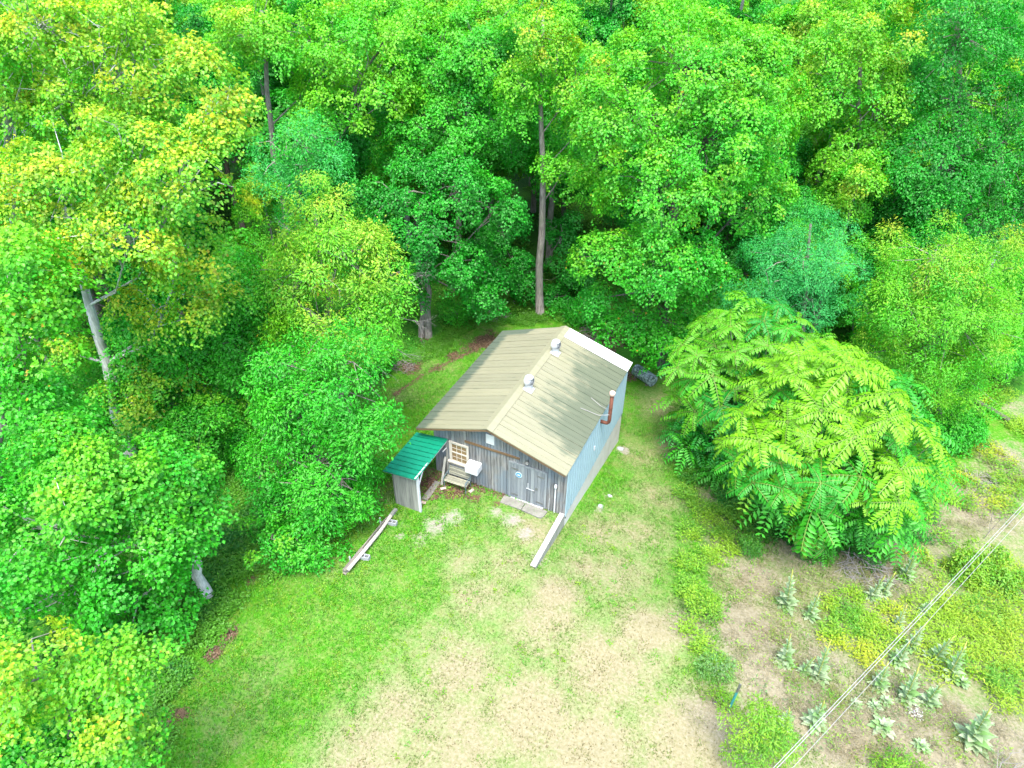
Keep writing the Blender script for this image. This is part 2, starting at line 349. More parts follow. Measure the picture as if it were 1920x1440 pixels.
# ------------------------------------------------------------------ ground
def blobs(x, y, items):
    """soft union of discs: (photo x, photo y, radius m, strength)"""
    o = np.zeros_like(x)
    for px_, py_, r, s in items:
        p = at(px_, py_); o = np.maximum(o, s * np.exp(-((x - p[0]) ** 2 + (y - p[1]) ** 2) / (r * r)))
    return o
def line_blobs(x, y, pts, r, s=1.0):
    o = np.zeros_like(x); P = [at(*p) for p in pts]
    for a, b in zip(P[:-1], P[1:]):
        d = b[:2] - a[:2]; t = np.clip(((x - a[0]) * d[0] + (y - a[1]) * d[1]) / (d @ d), 0, 1)
        o = np.maximum(o, s * np.exp(-((x - a[0] - t * d[0]) ** 2 + (y - a[1] - t * d[1]) ** 2) / (r * r)))
    return o
def masks(x, y):
    q = np.stack([x, y], 1)
    nz = fbm(q * 0.45, 3); nf = fbm(q * 1.6, 9)
    dry = 0.17 + blobs(x, y, [(760, 1330, 2.0, .62), (700, 1430, 2.2, .75), (860, 1250, 2.2, .75), (860, 1400, 2.6, .85), (1000, 1340, 2.6, .85), (1010, 1180, 2.0, .72), (1130, 1260, 2.4, .85), (1110, 1420, 2.6, .85),
                              (1220, 1180, 1.8, .8), (1160, 1080, 1.8, .62), (1180, 1000, 1.6, .55), (1230, 930, 1.5, .6), (1000, 1000, 1.1, .75), (960, 1060, 1.4, .5), (1255, 840, 1.0, .6), (1280, 1400, 2.4, .85),
                              (1230, 760, 1.2, .5), (1200, 860, 1.6, .5), (1090, 1060, 1.2, .7), (1040, 1110, 1.4, .75), (900, 1130, 1.6, .6), (1130, 1000, 1.2, .6), (870, 1060, 1.0, .5), (700, 930, 1.0, .45), (740, 740, 1.2, .35), (1350, 1420, 1.8, .9)])
    dry = dry + (nz - 0.5) * 0.5
    dirt = blobs(x, y, [(1420, 1090, 1.6, .95), (1400, 1180, 1.8, 1), (1500, 1290, 2.0, .95), (1440, 1260, 1.7, 1), (1650, 1060, 2.0, .95), (1580, 1040, 1.5, .7), (1560, 1360, 2.2, .95), (1760, 1400, 3.0, .95), (1700, 1330, 2.0, .9),
                        (1880, 1420, 2.4, .95), (1830, 960, 2.2, .85), (1880, 860, 2.0, .7), (1760, 990, 1.6, .7), (1640, 1160, 1.2, .6), (1300, 1000, .8, .5), (1330, 1340, 1.2, .8), (1290, 1170, 1.0, .7), (1900, 760, 1.8, .6)]) + (nf - 0.5) * 0.35
    e0, e1 = at(1285, 915)[:2], at(1375, 1440)[:2]; ed = e1 - e0
    right = sstep(-.3, .8, -(ed[0] * (y - e0[1]) - ed[1] * (x - e0[0])) / np.linalg.norm(ed) * -1) * sstep(-2, 2, 10 - y + x * .3)
    field = right * sstep(3.5, 5.5, x)
    dirt = np.maximum(dirt, field * (.42 + (nz - .5) * .9)); dry = np.maximum(dry, field * .62)
    gravel = blobs(x, y, [(815, 985, .75, .8), (850, 970, .6, .8), (960, 975, .55, .85), (930, 960, .5, .7), (985, 1000, .5, .8), (790, 1010, .6, .6), (1010, 1045, .7, .55), (1125, 955, .35, .7), (1170, 845, .45, .9), (1250, 855, .3, .8),
                          (1140, 930, .3, .6), (752, 1005, .3, .7)])
    litter = np.maximum(blobs(x, y, [(915, 640, .9, 1.2), (890, 650, .6, .9), (850, 665, .7, .7), (770, 690, .9, .8), (1165, 700, .9, .9), (1130, 640, 1.3, .9), (960, 545, 1.6, .8), (1250, 650, 1.5, .7), (805, 905, .45, 1), (850, 925, .5, 1), (890, 935, .4, .8), (930, 945, .4, .6),
                                     (700, 900, .7, .55), (725, 850, .6, .5), (690, 960, .6, .5), (660, 1000, .5, .45), (760, 800, .5, .45), (430, 1190, .5, .7), (400, 1225, .5, .8), (470, 1090, .5, .6), (340, 1340, .5, .7), (310, 1360, .5, .6)]),
                        line_blobs(x, y, [(905, 650), (840, 680), (790, 705), (740, 740)], .35, .62))
    P = [(-60, 1500), (150, 1440), (300, 1330), (400, 1200), (470, 1080), (560, 1040), (680, 960), (720, 870), (730, 740), (770, 660), (900, 600), (1040, 600), (1180, 690), (1260, 690), (1290, 760), (1310, 870), (1420, 960), (1600, 1010), (1740, 950), (1860, 780), (2100, 660)]
    W = np.array([at(*p)[:2] for p in P])
    # forest side = beyond this border: signed via nearest segment
    best = np.full(len(x), 1e9); sign = np.zeros(len(x))
    for a, b in zip(W[:-1], W[1:]):
        d = b - a; t = np.clip(((x - a[0]) * d[0] + (y - a[1]) * d[1]) / (d @ d), 0, 1)
        ex, ey = x - a[0] - t * d[0], y - a[1] - t * d[1]; q2 = ex * ex + ey * ey
        cr = d[0] * (y - a[1]) - d[1] * (x - a[0]); k = q2 < best; best[k] = q2[k]; sign[k] = np.sign(cr[k])
    dist = np.sqrt(best) * sign
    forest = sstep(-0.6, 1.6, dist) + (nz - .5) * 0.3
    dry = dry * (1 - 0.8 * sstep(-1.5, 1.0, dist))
    return dict(dry=dry, dirt=dirt, gravel=gravel, litter=litter, forest=forest), dist
def ground():
    fx = np.concatenate([[-320, -200, -120, -80, -60, -45], np.arange(-36, -26, 1.0), np.arange(-26, -0.2, 0.17), [-0.112, -0.098], np.arange(0.05, 24, 0.17), np.arange(24, 40, 1.0), [50, 70, 100, 160, 260, 380]])
    fy = np.concatenate([[-200, -120, -80, -60, -45, -35, -28], np.arange(-24, -19, .8), np.arange(-19, 19, 0.17), np.arange(19, 40, 1.0), [46, 55, 70, 90, 120, 180, 260, 400]])
    X, Y = np.meshgrid(fx, fy); x, y = X.ravel(), Y.ravel()
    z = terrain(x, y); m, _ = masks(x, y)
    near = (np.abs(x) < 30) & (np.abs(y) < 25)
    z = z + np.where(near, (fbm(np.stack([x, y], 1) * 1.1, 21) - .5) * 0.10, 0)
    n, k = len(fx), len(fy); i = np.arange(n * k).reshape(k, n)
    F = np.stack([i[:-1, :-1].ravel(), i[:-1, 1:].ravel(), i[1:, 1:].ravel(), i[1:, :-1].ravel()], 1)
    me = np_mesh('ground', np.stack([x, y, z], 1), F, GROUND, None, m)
    for p in me.polygons: p.use_smooth = True
    return tag(link('ground', me), kind='structure')
ground()

# ------------------------------------------------------------------ leaves and trees (numpy)
def unit(a): return a / np.maximum(np.linalg.norm(a, axis=1, keepdims=True), 1e-9)
def leaves(P, D, N, L, W, fold=0.18):
    """kites folded along the midrib: 4 points, 2 triangles each"""
    D = unit(D); S = unit(np.cross(D, N)); N = np.cross(S, D)
    L = L[:, None]; W = W[:, None]
    a = P; b = P + D * L * 0.5 - S * W * 0.5 + N * W * fold; c = P + D * L - N * L * 0.12; d = P + D * L * 0.5 + S * W * 0.5 + N * W * fold
    V = np.stack([a, b, c, d], 1).reshape(-1, 3); i = np.arange(len(P))[:, None] * 4
    T = np.concatenate([i + [0, 2, 1], i + [0, 3, 2]], 1).reshape(-1, 3)
    return V, T
G_DEEP, G_MID, G_LITE, G_BLUE, G_LIME, G_GOLD = [np.array(c) for c in ((0.012, 0.21, 0.016), (0.022, 0.30, 0.014), (0.052, 0.385, 0.014), (0.040, 0.38, 0.080), (0.16, 0.45, 0.014), (0.37, 0.46, 0.022))]
def leaf_colours(g, n_cl, idx, C, pal, gold, goldmap, tipness):
    """pal: two greens; gold: share of clumps tinted yellow, strongest on their outer, upper leaves"""
    f = g.random(n_cl)[:, None]; base = pal[0] * (1 - f) + pal[1] * f
    yy = np.clip((goldmap - (1 - gold)) / 0.25, 0, 1)[:, None]
    tip = pal[2]
    yl = np.clip(yy[idx] * (0.25 + 0.85 * tipness[:, None]) + g.normal(0, .10, (len(idx), 1)) * (yy[idx] > .02), 0, 1)
    c = base[idx] * (1 - yl) + tip * yl; j = g.normal(0, 1, (len(idx), 1))
    c = c * np.exp(0.16 * j) * (1 + 0.10 * g.normal(0, 1, (len(idx), 3)))
    old = g.random(len(idx)) < 0.006 * (gold > 0.55)
    c[old] = np.array([0.36, 0.27, 0.02])
    return np.clip(c, 0.002, 0.9)
LEAF_DENS, LEAF_SIZE = 4.9, 0.62
def crown(seed, lobes, rc=0.8, leaf=(0.2, 0.16), dens=70, pal=(G_MID, G_LITE, G_LIME), gold=0.3, flat=0.30, droop=0.62, fill=0.72, away=None):
    """lobes: list of (centre, (rx, ry, rz)). returns V, T, C and clump centres"""
    dens = dens * LEAF_DENS; leaf = (leaf[0] * LEAF_SIZE, leaf[1] * LEAF_SIZE)
    g = np.random.default_rng(seed); CC, AX, RR, OUT = [], [], [], []; rc = rc * 1.08
    for li, (c, r) in enumerate(lobes):
        c = np.array(c); r = np.array(r)
        area = 4 * math.pi * ((r[0] * r[1]) ** 1.6 / 3 + (r[0] * r[2]) ** 1.6 / 3 + (r[1] * r[2]) ** 1.6 / 3) ** (1 / 1.6)
        n = max(6, int(fill * area / (rc * rc * 1.35)))
        u = unit(g.normal(0, 1, (n, 3))); u = u[(u[:, 2] > -0.75)]
        rad = np.where(g.random(len(u)) < 0.78, g.uniform(0.70, 1.10, len(u)), g.uniform(0.3, 0.70, len(u)))
        rad = rad * (0.72 + 0.56 * fbm(u * 1.9 + li * 7.3 + seed, seed, 2))
        p = c + u * r * rad[:, None]
        keep = np.ones(len(p), bool)
        if away is not None: keep &= ~((u @ away > .25) & (g.random(len(p)) < .6))
        for lj, (c2, r2) in enumerate(lobes):
            if lj != li: keep &= (np.sum(((p - c2) / r2) ** 2, 1) > 0.45)
        p, u = p[keep], u[keep]; OUT.append(rad[keep])
        o = unit(u / r)
        CC.append(p); AX.append(unit(o * 0.75 + np.array([0, 0, 0.75]) + g.normal(0, .22, (len(p), 3)))); RR.append(rc * np.exp(g.normal(-.05, .32, len(p))).clip(.45, 1.6))
    CC, AX, RR, OUT = np.concatenate(CC), np.concatenate(AX), np.concatenate(RR), np.concatenate(OUT)
    n_cl = len(CC)
    nl = np.maximum(6, (dens * RR * RR).astype(int)); idx = np.repeat(np.arange(n_cl), nl); m = len(idx)
    t1 = unit(np.cross(AX, g.normal(0, 1, (n_cl, 3)))); t2 = np.cross(AX, t1)
    az = g.uniform(0, 2 * math.pi, m); k1 = g.integers(3, 6, n_cl)[idx]; ph = g.uniform(0, 6.28, n_cl)[idx]
    star = 0.72 + 0.28 * np.cos(az * k1 + ph)
    rr = np.sqrt(g.random(m)) * star; R_ = RR[idx]
    hz = -droop * rr ** 2 * R_ + g.normal(0, flat * 0.35, m) * R_ - flat * R_ * (g.random(m) < 0.3) * g.random(m)
    rd = t1[idx] * np.cos(az)[:, None] + t2[idx] * np.sin(az)[:, None]
    P = CC[idx] + rd * (rr * R_)[:, None] + AX[idx] * hz[:, None]
    N = unit(AX[idx] + rd * (rr * 0.8 * droop * 1.6)[:, None] + g.normal(0, 0.38, (m, 3)))
    D = rd + g.normal(0, 0.45, (m, 3)) - np.array([0, 0, 0.25])
    sz = g.uniform(0.7, 1.25, m)
    V, T = leaves(P, D, N, leaf[0] * sz, leaf[1] * sz)
    zz = CC[:, 2]; zn = (zz - zz.min()) / max(1e-3, np.ptp(zz))
    gm = fbm(CC * 0.33 + seed, seed, 2); gm = (gm - gm.mean()) / max(1e-3, gm.std()) * 0.2 + 0.5
    gm = 0.42 * gm + 0.58 * zn + g.normal(0, 0.07, n_cl)
    outer = np.clip((OUT - .68) / .25, 0, 1)
    tipness = sstep(-.45, .35, (P[:, 2] - CC[idx][:, 2]) / R_) * outer[idx]
    C = leaf_colours(g, n_cl, idx, CC, pal, gold, gm, tipness)
    return V, T, np.repeat(C, 4, 0), CC
def fronds_np(g, P, D, L, npair, lw, Cbase):
    """compound leaves as loose geometry: rachis direction D, arching down"""
    V, T, C = [], [], []
    m = len(P); D = unit(D)
    S = unit(np.cross(D, np.array([0, 0, 1.0]) + g.normal(0, .15, (m, 3))))
    out_v, out_t, out_c = [], [], []; off = 0
    for k in range(npair):
        t = (k + 1.0) / npair
        pos = P + D * (L * t)[:, None] + np.array([0, 0, -1.0]) * (L * 0.42 * t * t)[:, None]
        tang = unit(D + np.array([0, 0, -0.84]) * t)
        ln = L * lw * (0.75 + 0.5 * math.sin(math.pi * min(1, t * 0.9)))
        for s in (-1, 1):
            d = S * s + tang * 0.45 + np.array([0, 0, -0.28]); nrm = np.cross(S, tang)
            nrm = nrm * np.sign(nrm[:, 2:3] + 1e-6)
            v, tt = leaves(pos, d + g.normal(0, .10, (m, 3)), nrm + g.normal(0, .08, (m, 3)), ln, ln * 0.38, 0.14)
            out_v.append(v); out_t.append(tt + off); off += len(v)
            out_c.append(np.repeat(np.clip(Cbase * np.exp(g.normal(0, .1, (m, 1))), 0, .9), 4, 0))
    return np.concatenate(out_v), np.concatenate(out_t), np.concatenate(out_c)
def trunk_mb(base, top, r0, r1, g, bend=0.25, n=9, segs=9):
    base = np.array(base, float); top = np.array(top, float); pts, rad = [], []
    for i in range(segs + 1):
        t = i / segs; p = base * (1 - t) + top * t + np.array([g.normal(0, bend), g.normal(0, bend), 0]) * math.sin(math.pi * t) * 0.5
        pts.append(p); rad.append(r0 * (1 - t) + r1 * t)
    rad[0] = r0 * 1.55; pts.insert(1, pts[0] * 0.93 + pts[1] * 0.07 + 0); rad.insert(1, r0 * 1.08)
    return pts, rad
def tree(name, label, base, lobes, top, r0, seed, group=None, cat='tree', barkm=None, limbs=True, twins=None, tw=0.35, **kw):
    root = empty(name, base); b = np.array(base)
    g = np.random.default_rng(seed + 500)
    V, T, C, CC = crown(seed, [(np.array(c) - b, r) for c, r in lobes], away=None if group else HF, **kw)
    cr = link('crown', np_mesh('crown', V, T, LEAF, C), root); tag(cr, kind='stuff')
    mb = MB(); tp = np.array(top) - b
    pts, rad = trunk_mb((0, 0, -0.3), tp, r0, r0 * 0.3, g); mb.tube(pts, rad, 9)
    P = np.array(pts)
    if twins is not None:
        for tb, tt in twins:
            p2, r2 = trunk_mb(np.array(tb), np.array(tt) - b, r0 * .85, r0 * 0.3, g); mb.tube(p2, r2, 8)
    if limbs:
        for (c, r) in lobes:
            c = np.array(c) - b
            h = np.clip(c[2] - 1.1 * np.linalg.norm(c[:2] - tp[:2] * c[2] / max(tp[2], .1)), 0.48 * tp[2], 0.96 * tp[2])
            i = int(np.argmin(np.abs(P[:, 2] - h))); st = P[i]
            if np.linalg.norm(c - st) < 0.4: continue
            mid = (st + c) / 2 + np.array([0, 0, -0.12 * np.linalg.norm(c - st)]) + g.normal(0, .15, 3)
            mb.tube([st, mid, c], [rad[i] * 0.32, rad[i] * 0.22, rad[i] * .11], 6, False)
            near = CC[np.sum(((CC - c) / np.array(r)) ** 2, 1) < 1.25]
            for q in near[g.permutation(len(near))[:int(len(near) * tw)]]:
                m2 = c * 0.5 + q * 0.5 + g.normal(0, .2, 3)
                mb.tube([c + (mid - c) * g.random() * .6, m2, q - np.array([0, 0, .05])], [0.032, 0.022, 0.010], 4, False)
    mb.build('trunk', barkm or BARK, root, smooth=True)
    return tag(root, label, cat, group)
def lob(base, items, depth=1.0):
    """items: (photo x, photo y, rx px, ry px, offset towards the camera in m) -> lobes in metres"""
    out = []
    for x, y, rx, ry, off in items:
        c = vplane(x, y, base, off); s = np.linalg.norm(c - CAM) / FL
        out.append((c, (rx * s, rx * s * depth, ry * s * 1.05)))
    return out

P_GOLD = (G_LITE, G_LIME, G_GOLD); P_MID = (G_MID, G_LITE, G_LIME); P_DEEP = (G_DEEP, G_MID, G_LITE); P_BLUE = (G_BLUE, G_MID, G_LITE)
P_LIME = (G_LITE, G_LIME, np.array([0.30, 0.38, 0.015]))

def hero(name, label, bpx, items, seed, r0, toppx=None, gd=None, z=None, **kw):
    b = at(*bpx); it = lob(b, items, kw.pop('depth', 0.9))
    top = vplane(*toppx, b, kw.pop('topoff', 0)) if toppx else max(it, key=lambda l: l[0][2])[0]
    return tree(name, label, b, it, top, r0, seed, **kw)

hero('maple_tree', 'big maple at the lower left lawn edge with pale trunk foot showing', (390, 1115),
     [(300, 900, 100, 80, 0), (170, 890, 110, 80, 1), (60, 990, 120, 100, 2.0), (230, 1010, 120, 80, 1.5), (90, 1120, 110, 80, 2.5), (250, 1130, 90, 80, 1.5), (360, 960, 60, 60, 0)], 11, .23, (290, 890), dens=75, leaf=(.21, .19), pal=P_MID, gold=.42, rc=.85, barkm=BARK_PALE)
hero('maple_tree', 'small maple in the bottom left corner with yellow top leaves', (120, 1560),
     [(130, 1340, 120, 70, 0), (40, 1410, 120, 80, .5), (190, 1420, 100, 80, 0), (40, 1250, 100, 70, 0), (230, 1250, 50, 45, 0)], 12, .16, (130, 1340), dens=120, leaf=(.165, .15), pal=(G_MID, G_LITE, G_GOLD * .6 + G_LIME * .4), gold=.70, rc=.7)
hero('maple_tree', 'bright maple half cut off by the left side, with layered leaf tips', (-20, 960),
     [(30, 540, 80, 90, 2), (50, 640, 80, 60, 2.5), (40, 780, 90, 70, 3.0), (-40, 700, 100, 120, 2)], 13, .24, (20, 500), dens=62, leaf=(.22, .19), pal=(G_LITE, G_MID, G_LIME), gold=.68)
hero('tulip_poplar_tree', 'tall golden leaved tree with thick white trunk, nearest of the golden trees', (245, 850),
     [(350, 330, 120, 80, 2), (400, 190, 70, 90, 0), (260, 300, 110, 90, 1.5), (250, 430, 130, 75, 2), (130, 350, 110, 100, 0), (360, 450, 90, 60, 1), (330, 560, 90, 50, 1), (90, 620, 70, 60, -.5), (110, 470, 60, 40, .8), (250, 760, 80, 40, 1.0), (300, 700, 70, 50, 0)], 14, .33, (120, 390), dens=58, leaf=(.21, .18), pal=(G_MID, G_LITE, G_GOLD), gold=.85, barkm=BARK_PALE)
hero('tulip_poplar_tree', 'golden tree behind the white trunked one in the upper left corner', (60, 640),
     [(80, 40, 150, 110, 0), (250, 90, 100, 90, 2), (180, 170, 130, 90, 1), (30, 230, 130, 110, 0)], 15, .35, (-10, 60), dens=48, leaf=(.23, .2), pal=(G_LITE, G_LIME, G_GOLD), gold=.62, barkm=BARK_PALE)
hero('oak_tree', 'oak left of the roof with dead grey twigs poking out of its crown', (640, 790),
     [(590, 400, 90, 80, 0), (640, 470, 100, 80, 1.5), (700, 560, 75, 60, 2), (560, 500, 90, 90, 1), (620, 610, 110, 70, 2.5), (510, 580, 70, 70, 1), (730, 510, 45, 45, 1.5)], 16, .30, (590, 400), dens=66, leaf=(.24, .10), pal=(G_LITE, G_LIME, np.array([.30, .42, .03])), gold=.65, rc=.75, flat=.5)
hero('oak_tree', 'low oak beside the green lean-to roof, crown hanging down to the grass', (585, 960),
     [(620, 720, 110, 80, 0), (560, 770, 90, 80, 0), (670, 790, 75, 60, .8), (600, 870, 110, 75, 1.2), (650, 920, 60, 50, 1.5), (540, 960, 85, 60, 1.0), (650, 660, 80, 55, -.3), (530, 690, 70, 60, -.5), (500, 860, 60, 60, .3)], 17, .24, (600, 740), dens=72, leaf=(.23, .11), pal=(G_MID, G_LITE, G_LIME), gold=.22, rc=.72, flat=.5)
hero('ash_tree', 'rounded blue-green tree behind the oak, like a smooth dome', (545, 690),
     [(570, 270, 85, 65, 0), (600, 310, 60, 55, 1), (530, 290, 60, 60, .5), (560, 350, 80, 60, 0)], 18, .26, (565, 300), rc=1.0, dens=64, leaf=(.21, .09), pal=(G_BLUE, G_MID, G_LITE), gold=.2, flat=.4)
hero('maple_tree', 'dark maple with twin grey trunks standing left of the roof', (803, 632),
     [(790, 430, 90, 55, 1.2), (740, 370, 70, 60, .5), (850, 480, 70, 50, 1.0), (860, 350, 90, 60, 0), (930, 390, 60, 45, 0), (770, 520, 50, 35, 0.5), (900, 540, 60, 40, 0)], 19, .24, (800, 330), dens=66, leaf=(.22, .2), pal=P_DEEP, gold=.30, twins=[((-.45, -.1, -.3), vplane(785, 380, at(803, 632)))])
hero('maple_tree', 'tall fresh green maple with pale bare limbs behind the twin trunks', (850, 545),
     [(830, 230, 100, 80, 1), (900, 90, 100, 80, 0), (810, 110, 80, 70, 0), (930, 230, 80, 80, .5), (760, 270, 70, 60, .5)], 20, .26, (890, 70), dens=54, leaf=(.23, .2), pal=P_MID, gold=.36)
hero('poplar_tree', 'tall dark straight trunk behind the roof with lime leaves high up', (1013, 588),
     [(1080, 150, 75, 75, 0), (1000, 60, 70, 60, 0), (1060, 310, 60, 40, .3), (970, 160, 45, 60, .3), (1100, 230, 55, 50, 0)], 21, .28, (1018, 30), dens=52, leaf=(.22, .19), pal=P_LIME, gold=.45, barkm=BARK, limbs=True)
hero('tulip_poplar_tree', 'huge bright tree right behind the shed, crown reaching down over the roof edge', (1243, 685),
     [(1290, 120, 150, 90, 0), (1190, 220, 110, 80, 1.5), (1330, 260, 130, 90, 2), (1400, 180, 100, 100, 0), (1230, 350, 130, 75, 2.5), (1400, 380, 80, 70, 1.5), (1130, 470, 65, 45, 2.5), (1250, 470, 120, 60, 3.0), (1330, 540, 70, 50, 2), (1190, 600, 90, 40, 2.5), (1120, 560, 40, 30, 2), (1250, 600, 70, 40, 2)], 22, .42, (1280, 150), dens=56, leaf=(.22, .19), pal=(G_MID, G_LITE, G_LIME), gold=.62, barkm=BARK_DARK)
hero('locust_tree', 'feathery blue-green tree above the sumac, with fine leaflets', (1500, 760),
     [(1520, 420, 60, 45, 0), (1490, 480, 90, 60, .5), (1560, 480, 60, 60, .5), (1440, 540, 70, 40, 1), (1520, 560, 70, 45, 1)], 23, .2, (1520, 420), dens=110, leaf=(.17, .055), pal=(G_BLUE, np.array([.03, .32, .07]), G_LITE), gold=.3, flat=.4, droop=.8, rc=.95)
hero('willowy_tree', 'yellow-green fine leaved tree at the right, behind the sumac fronds', (1760, 800),
     [(1750, 480, 90, 55, 0), (1830, 520, 80, 70, 0), (1690, 560, 80, 60, .5), (1780, 590, 110, 80, 1), (1850, 640, 60, 60, .5), (1710, 660, 90, 60, 1), (1800, 700, 70, 50, 1)], 24, .22, (1770, 480), dens=100, leaf=(.20, .075), pal=(G_LITE, G_LIME, np.array([.30, .36, .02])), gold=.42, flat=.6, droop=.9, rc=.75)
hero('hickory_tree', 'dark green tall tree filling the upper right corner', (1790, 600),
     [(1790, 180, 100, 90, 0), (1740, 300, 90, 80, 1.5), (1870, 280, 90, 110, 0), (1800, 60, 100, 80, 0), (1850, 400, 90, 70, 1), (1690, 390, 70, 50, 1)], 25, .34, (1800, 80), dens=52, leaf=(.23, .15), pal=(G_DEEP, G_MID, G_LITE), gold=.36)
hero('poplar_tree', 'yellow topped tree between the huge tree and the upper right one', (1620, 590),
     [(1620, 60, 80, 90, 0), (1560, 140, 70, 80, 0), (1600, 290, 70, 60, 1), (1650, 190, 60, 80, .5), (1570, 390, 70, 50, 1.0), (1660, 320, 60, 50, 1)], 26, .3, (1610, 60), dens=50, leaf=(.22, .18), pal=P_LIME, gold=.5)
hero('tulip_poplar_tree', 'lime crown with a grey trunk showing, upper left of centre', (545, 560),
     [(620, 80, 100, 80, 0), (700, 160, 80, 80, 1), (480, 60, 90, 70, 0), (620, 200, 90, 60, .5), (730, 60, 60, 60, 0)], 27, .3, (490, 20), dens=48, leaf=(.23, .2), pal=P_GOLD, gold=.28)
hero('beech_tree', 'deep green tree in shade between golden tree and oak', (420, 800),
     [(430, 530, 80, 90, 0), (440, 640, 90, 80, .5), (380, 720, 90, 70, .5), (300, 760, 70, 80, .5), (480, 720, 70, 80, 0), (280, 620, 70, 60, 2.0), (330, 670, 70, 60, 1.5)], 28, .22, (430, 520), dens=60, leaf=(.22, .15), pal=(G_MID, G_LITE, G_LIME), gold=.25)
hero('maple_tree', 'young shaded maple between the twin trunks and the straight trunk', (965, 570),
     [(960, 500, 45, 40, 0), (900, 470, 50, 40, -1), (985, 530, 35, 30, .3), (1060, 560, 55, 25, 0), (1085, 500, 50, 35, -1), (1060, 440, 40, 35, -1.5), (940, 420, 45, 35, -1.5)], 29, .09, (960, 480), dens=70, leaf=(.22, .19), pal=P_DEEP, gold=.25, rc=.6)

# background forest: four builds, copied
protos = []
for k, (pal, gold, barkm) in enumerate([(P_GOLD, .3, BARK_PALE), (P_MID, .3, BARK), (P_DEEP, .3, BARK_DARK), (P_LIME, .3, BARK)]):
    g = np.random.default_rng(70 + k); lobes = []
    for j in range(8):
        a = g.uniform(0, 6.28); h = g.uniform(6.5, 15.5); w = (1 - abs(h - 9.5) / 9) * 3.0
        lobes.append((np.array([math.cos(a) * w, math.sin(a) * w, h]), (g.uniform(1.9, 2.7), g.uniform(1.9, 2.7), g.uniform(1.6, 2.4))))
    lobes.append((np.array([0, 0, 16.0]), (2.0, 2.0, 2.0)))
    fl = [('lime-yellow topped tree on a pale trunk in the forest mass around the clearing', 'yellow-green trees of the surrounding forest'), ('mid green broad leaved tree in the forest mass around the clearing', 'mid green trees of the surrounding forest'), ('deep green shady tree in the forest mass around the clearing', 'deep green trees of the surrounding forest'), ('bright lime leaved tree in the forest mass around the clearing', 'lime green trees of the surrounding forest')][k]
    protos.append(tree('forest_tree', fl[0], (0, 0, 0), lobes, (0, 0, 15.5), .28, 80 + k,
                       group=fl[1], barkm=barkm, dens=40, leaf=(.27, .23), rc=.95, pal=pal, gold=gold, tw=.15))
spots = []; g = np.random.default_rng(5)
hero_xy = [np.array(o.location[:2]) for o in col.objects if o.parent is None and o.type == 'EMPTY' and o.name.split('.')[0] != 'forest_tree']
SIDE = np.array([RT[0], RT[1], 0]); SIDE /= np.linalg.norm(SIDE)
for dd in np.arange(33, 80, 5.2):
    for ss in np.arange(-0.95 * dd, 0.95 * dd, 5.6):
        p = CAM[:2] + HF[:2] * (dd + g.uniform(-1.8, 1.8)) + SIDE[:2] * (ss + g.uniform(-1.8, 1.8))
        if min(np.linalg.norm(p - h) for h in hero_xy) < 3.6: continue
        f = masks(np.array([p[0]]), np.array([p[1]]))[1][0]
        if f < (5.5 if dd < 60 else 3): continue
        v = p[0] - CAM[0], p[1] - CAM[1]
        s_px = 960 + FL * (np.dot(np.array([v[0], v[1], -8]), RT)) / np.dot(np.array([v[0], v[1], -8]), FW)
        if s_px < -220 or s_px > 2140: continue
        # leave the shaded opening behind the roof
        if 900 < s_px < 1075 and dd < 45: continue
        if 780 < s_px < 1240 and dd < 41: continue
        spots.append((p, dd))
UNSEEN = {57, 58, 62, 63, 65, 74, 75, 76, 78, 83, 92, 93, 94, 95, 98, 103, 105, 106, 111, 113, 114, 115, 116, 117, 118, 119, 120, 121, 122, 124, 126, 127, 130, 133, 134, 135}   # spots wholly hidden by nearer trees
for i, (p, dd) in enumerate(spots):
    if i in UNSEEN: continue
    src = protos[int(g.integers(0, 4))]
    o = src if src.location.length < 0.01 and src.get('used') is None else copy_tree(src)
    src['used'] = 1
    s = g.uniform(0.82, 1.12) * (1.0 if dd > 44 else 0.72)
    o.location = (p[0], p[1], float(terrain(p[0], p[1]))); o.rotation_euler.z = g.uniform(0, 6.28); o.scale = (s, s, s * g.uniform(.92, 1.08))
for o in protos:
    if o.get('used') is None: print('unused proto')
for o in col.objects:
    if 'used' in o.keys(): del o['used']
print('forest trees', len(spots))

# ================================================================== the shed house
HW, HL, HE, HEL, HR, XR = 6.54, 7.94, 2.834, 2.70, 3.97, -3.60     # width, length, eaves right and left, ridge height, ridge x
OH, XL = 0.43, -7.18                                               # front/back overhang, left eave x
def roof_z(x): return HR + (x - XR) * ((HE - HR) / (0 - XR)) if x > XR else HR + (x - XR) * ((HR - HEL) / (XR - XL))
house = tag(empty('shed_house', (0, 0, 0)), 'old grey wooden shed with tan metal gable roof and pale blue right side', 'shed')
fd = MB()
fd.box(-0.24, -0.045, 0.0, HL, -3.2, 0.02); fd.box(-HW, -0.24, HL - .2, HL, -3.2, 0.0); fd.box(-HW, -HW + .2, 0.2, HL - .2, -2.6, 0.0)
fd.build('foundation', FOUND, house)
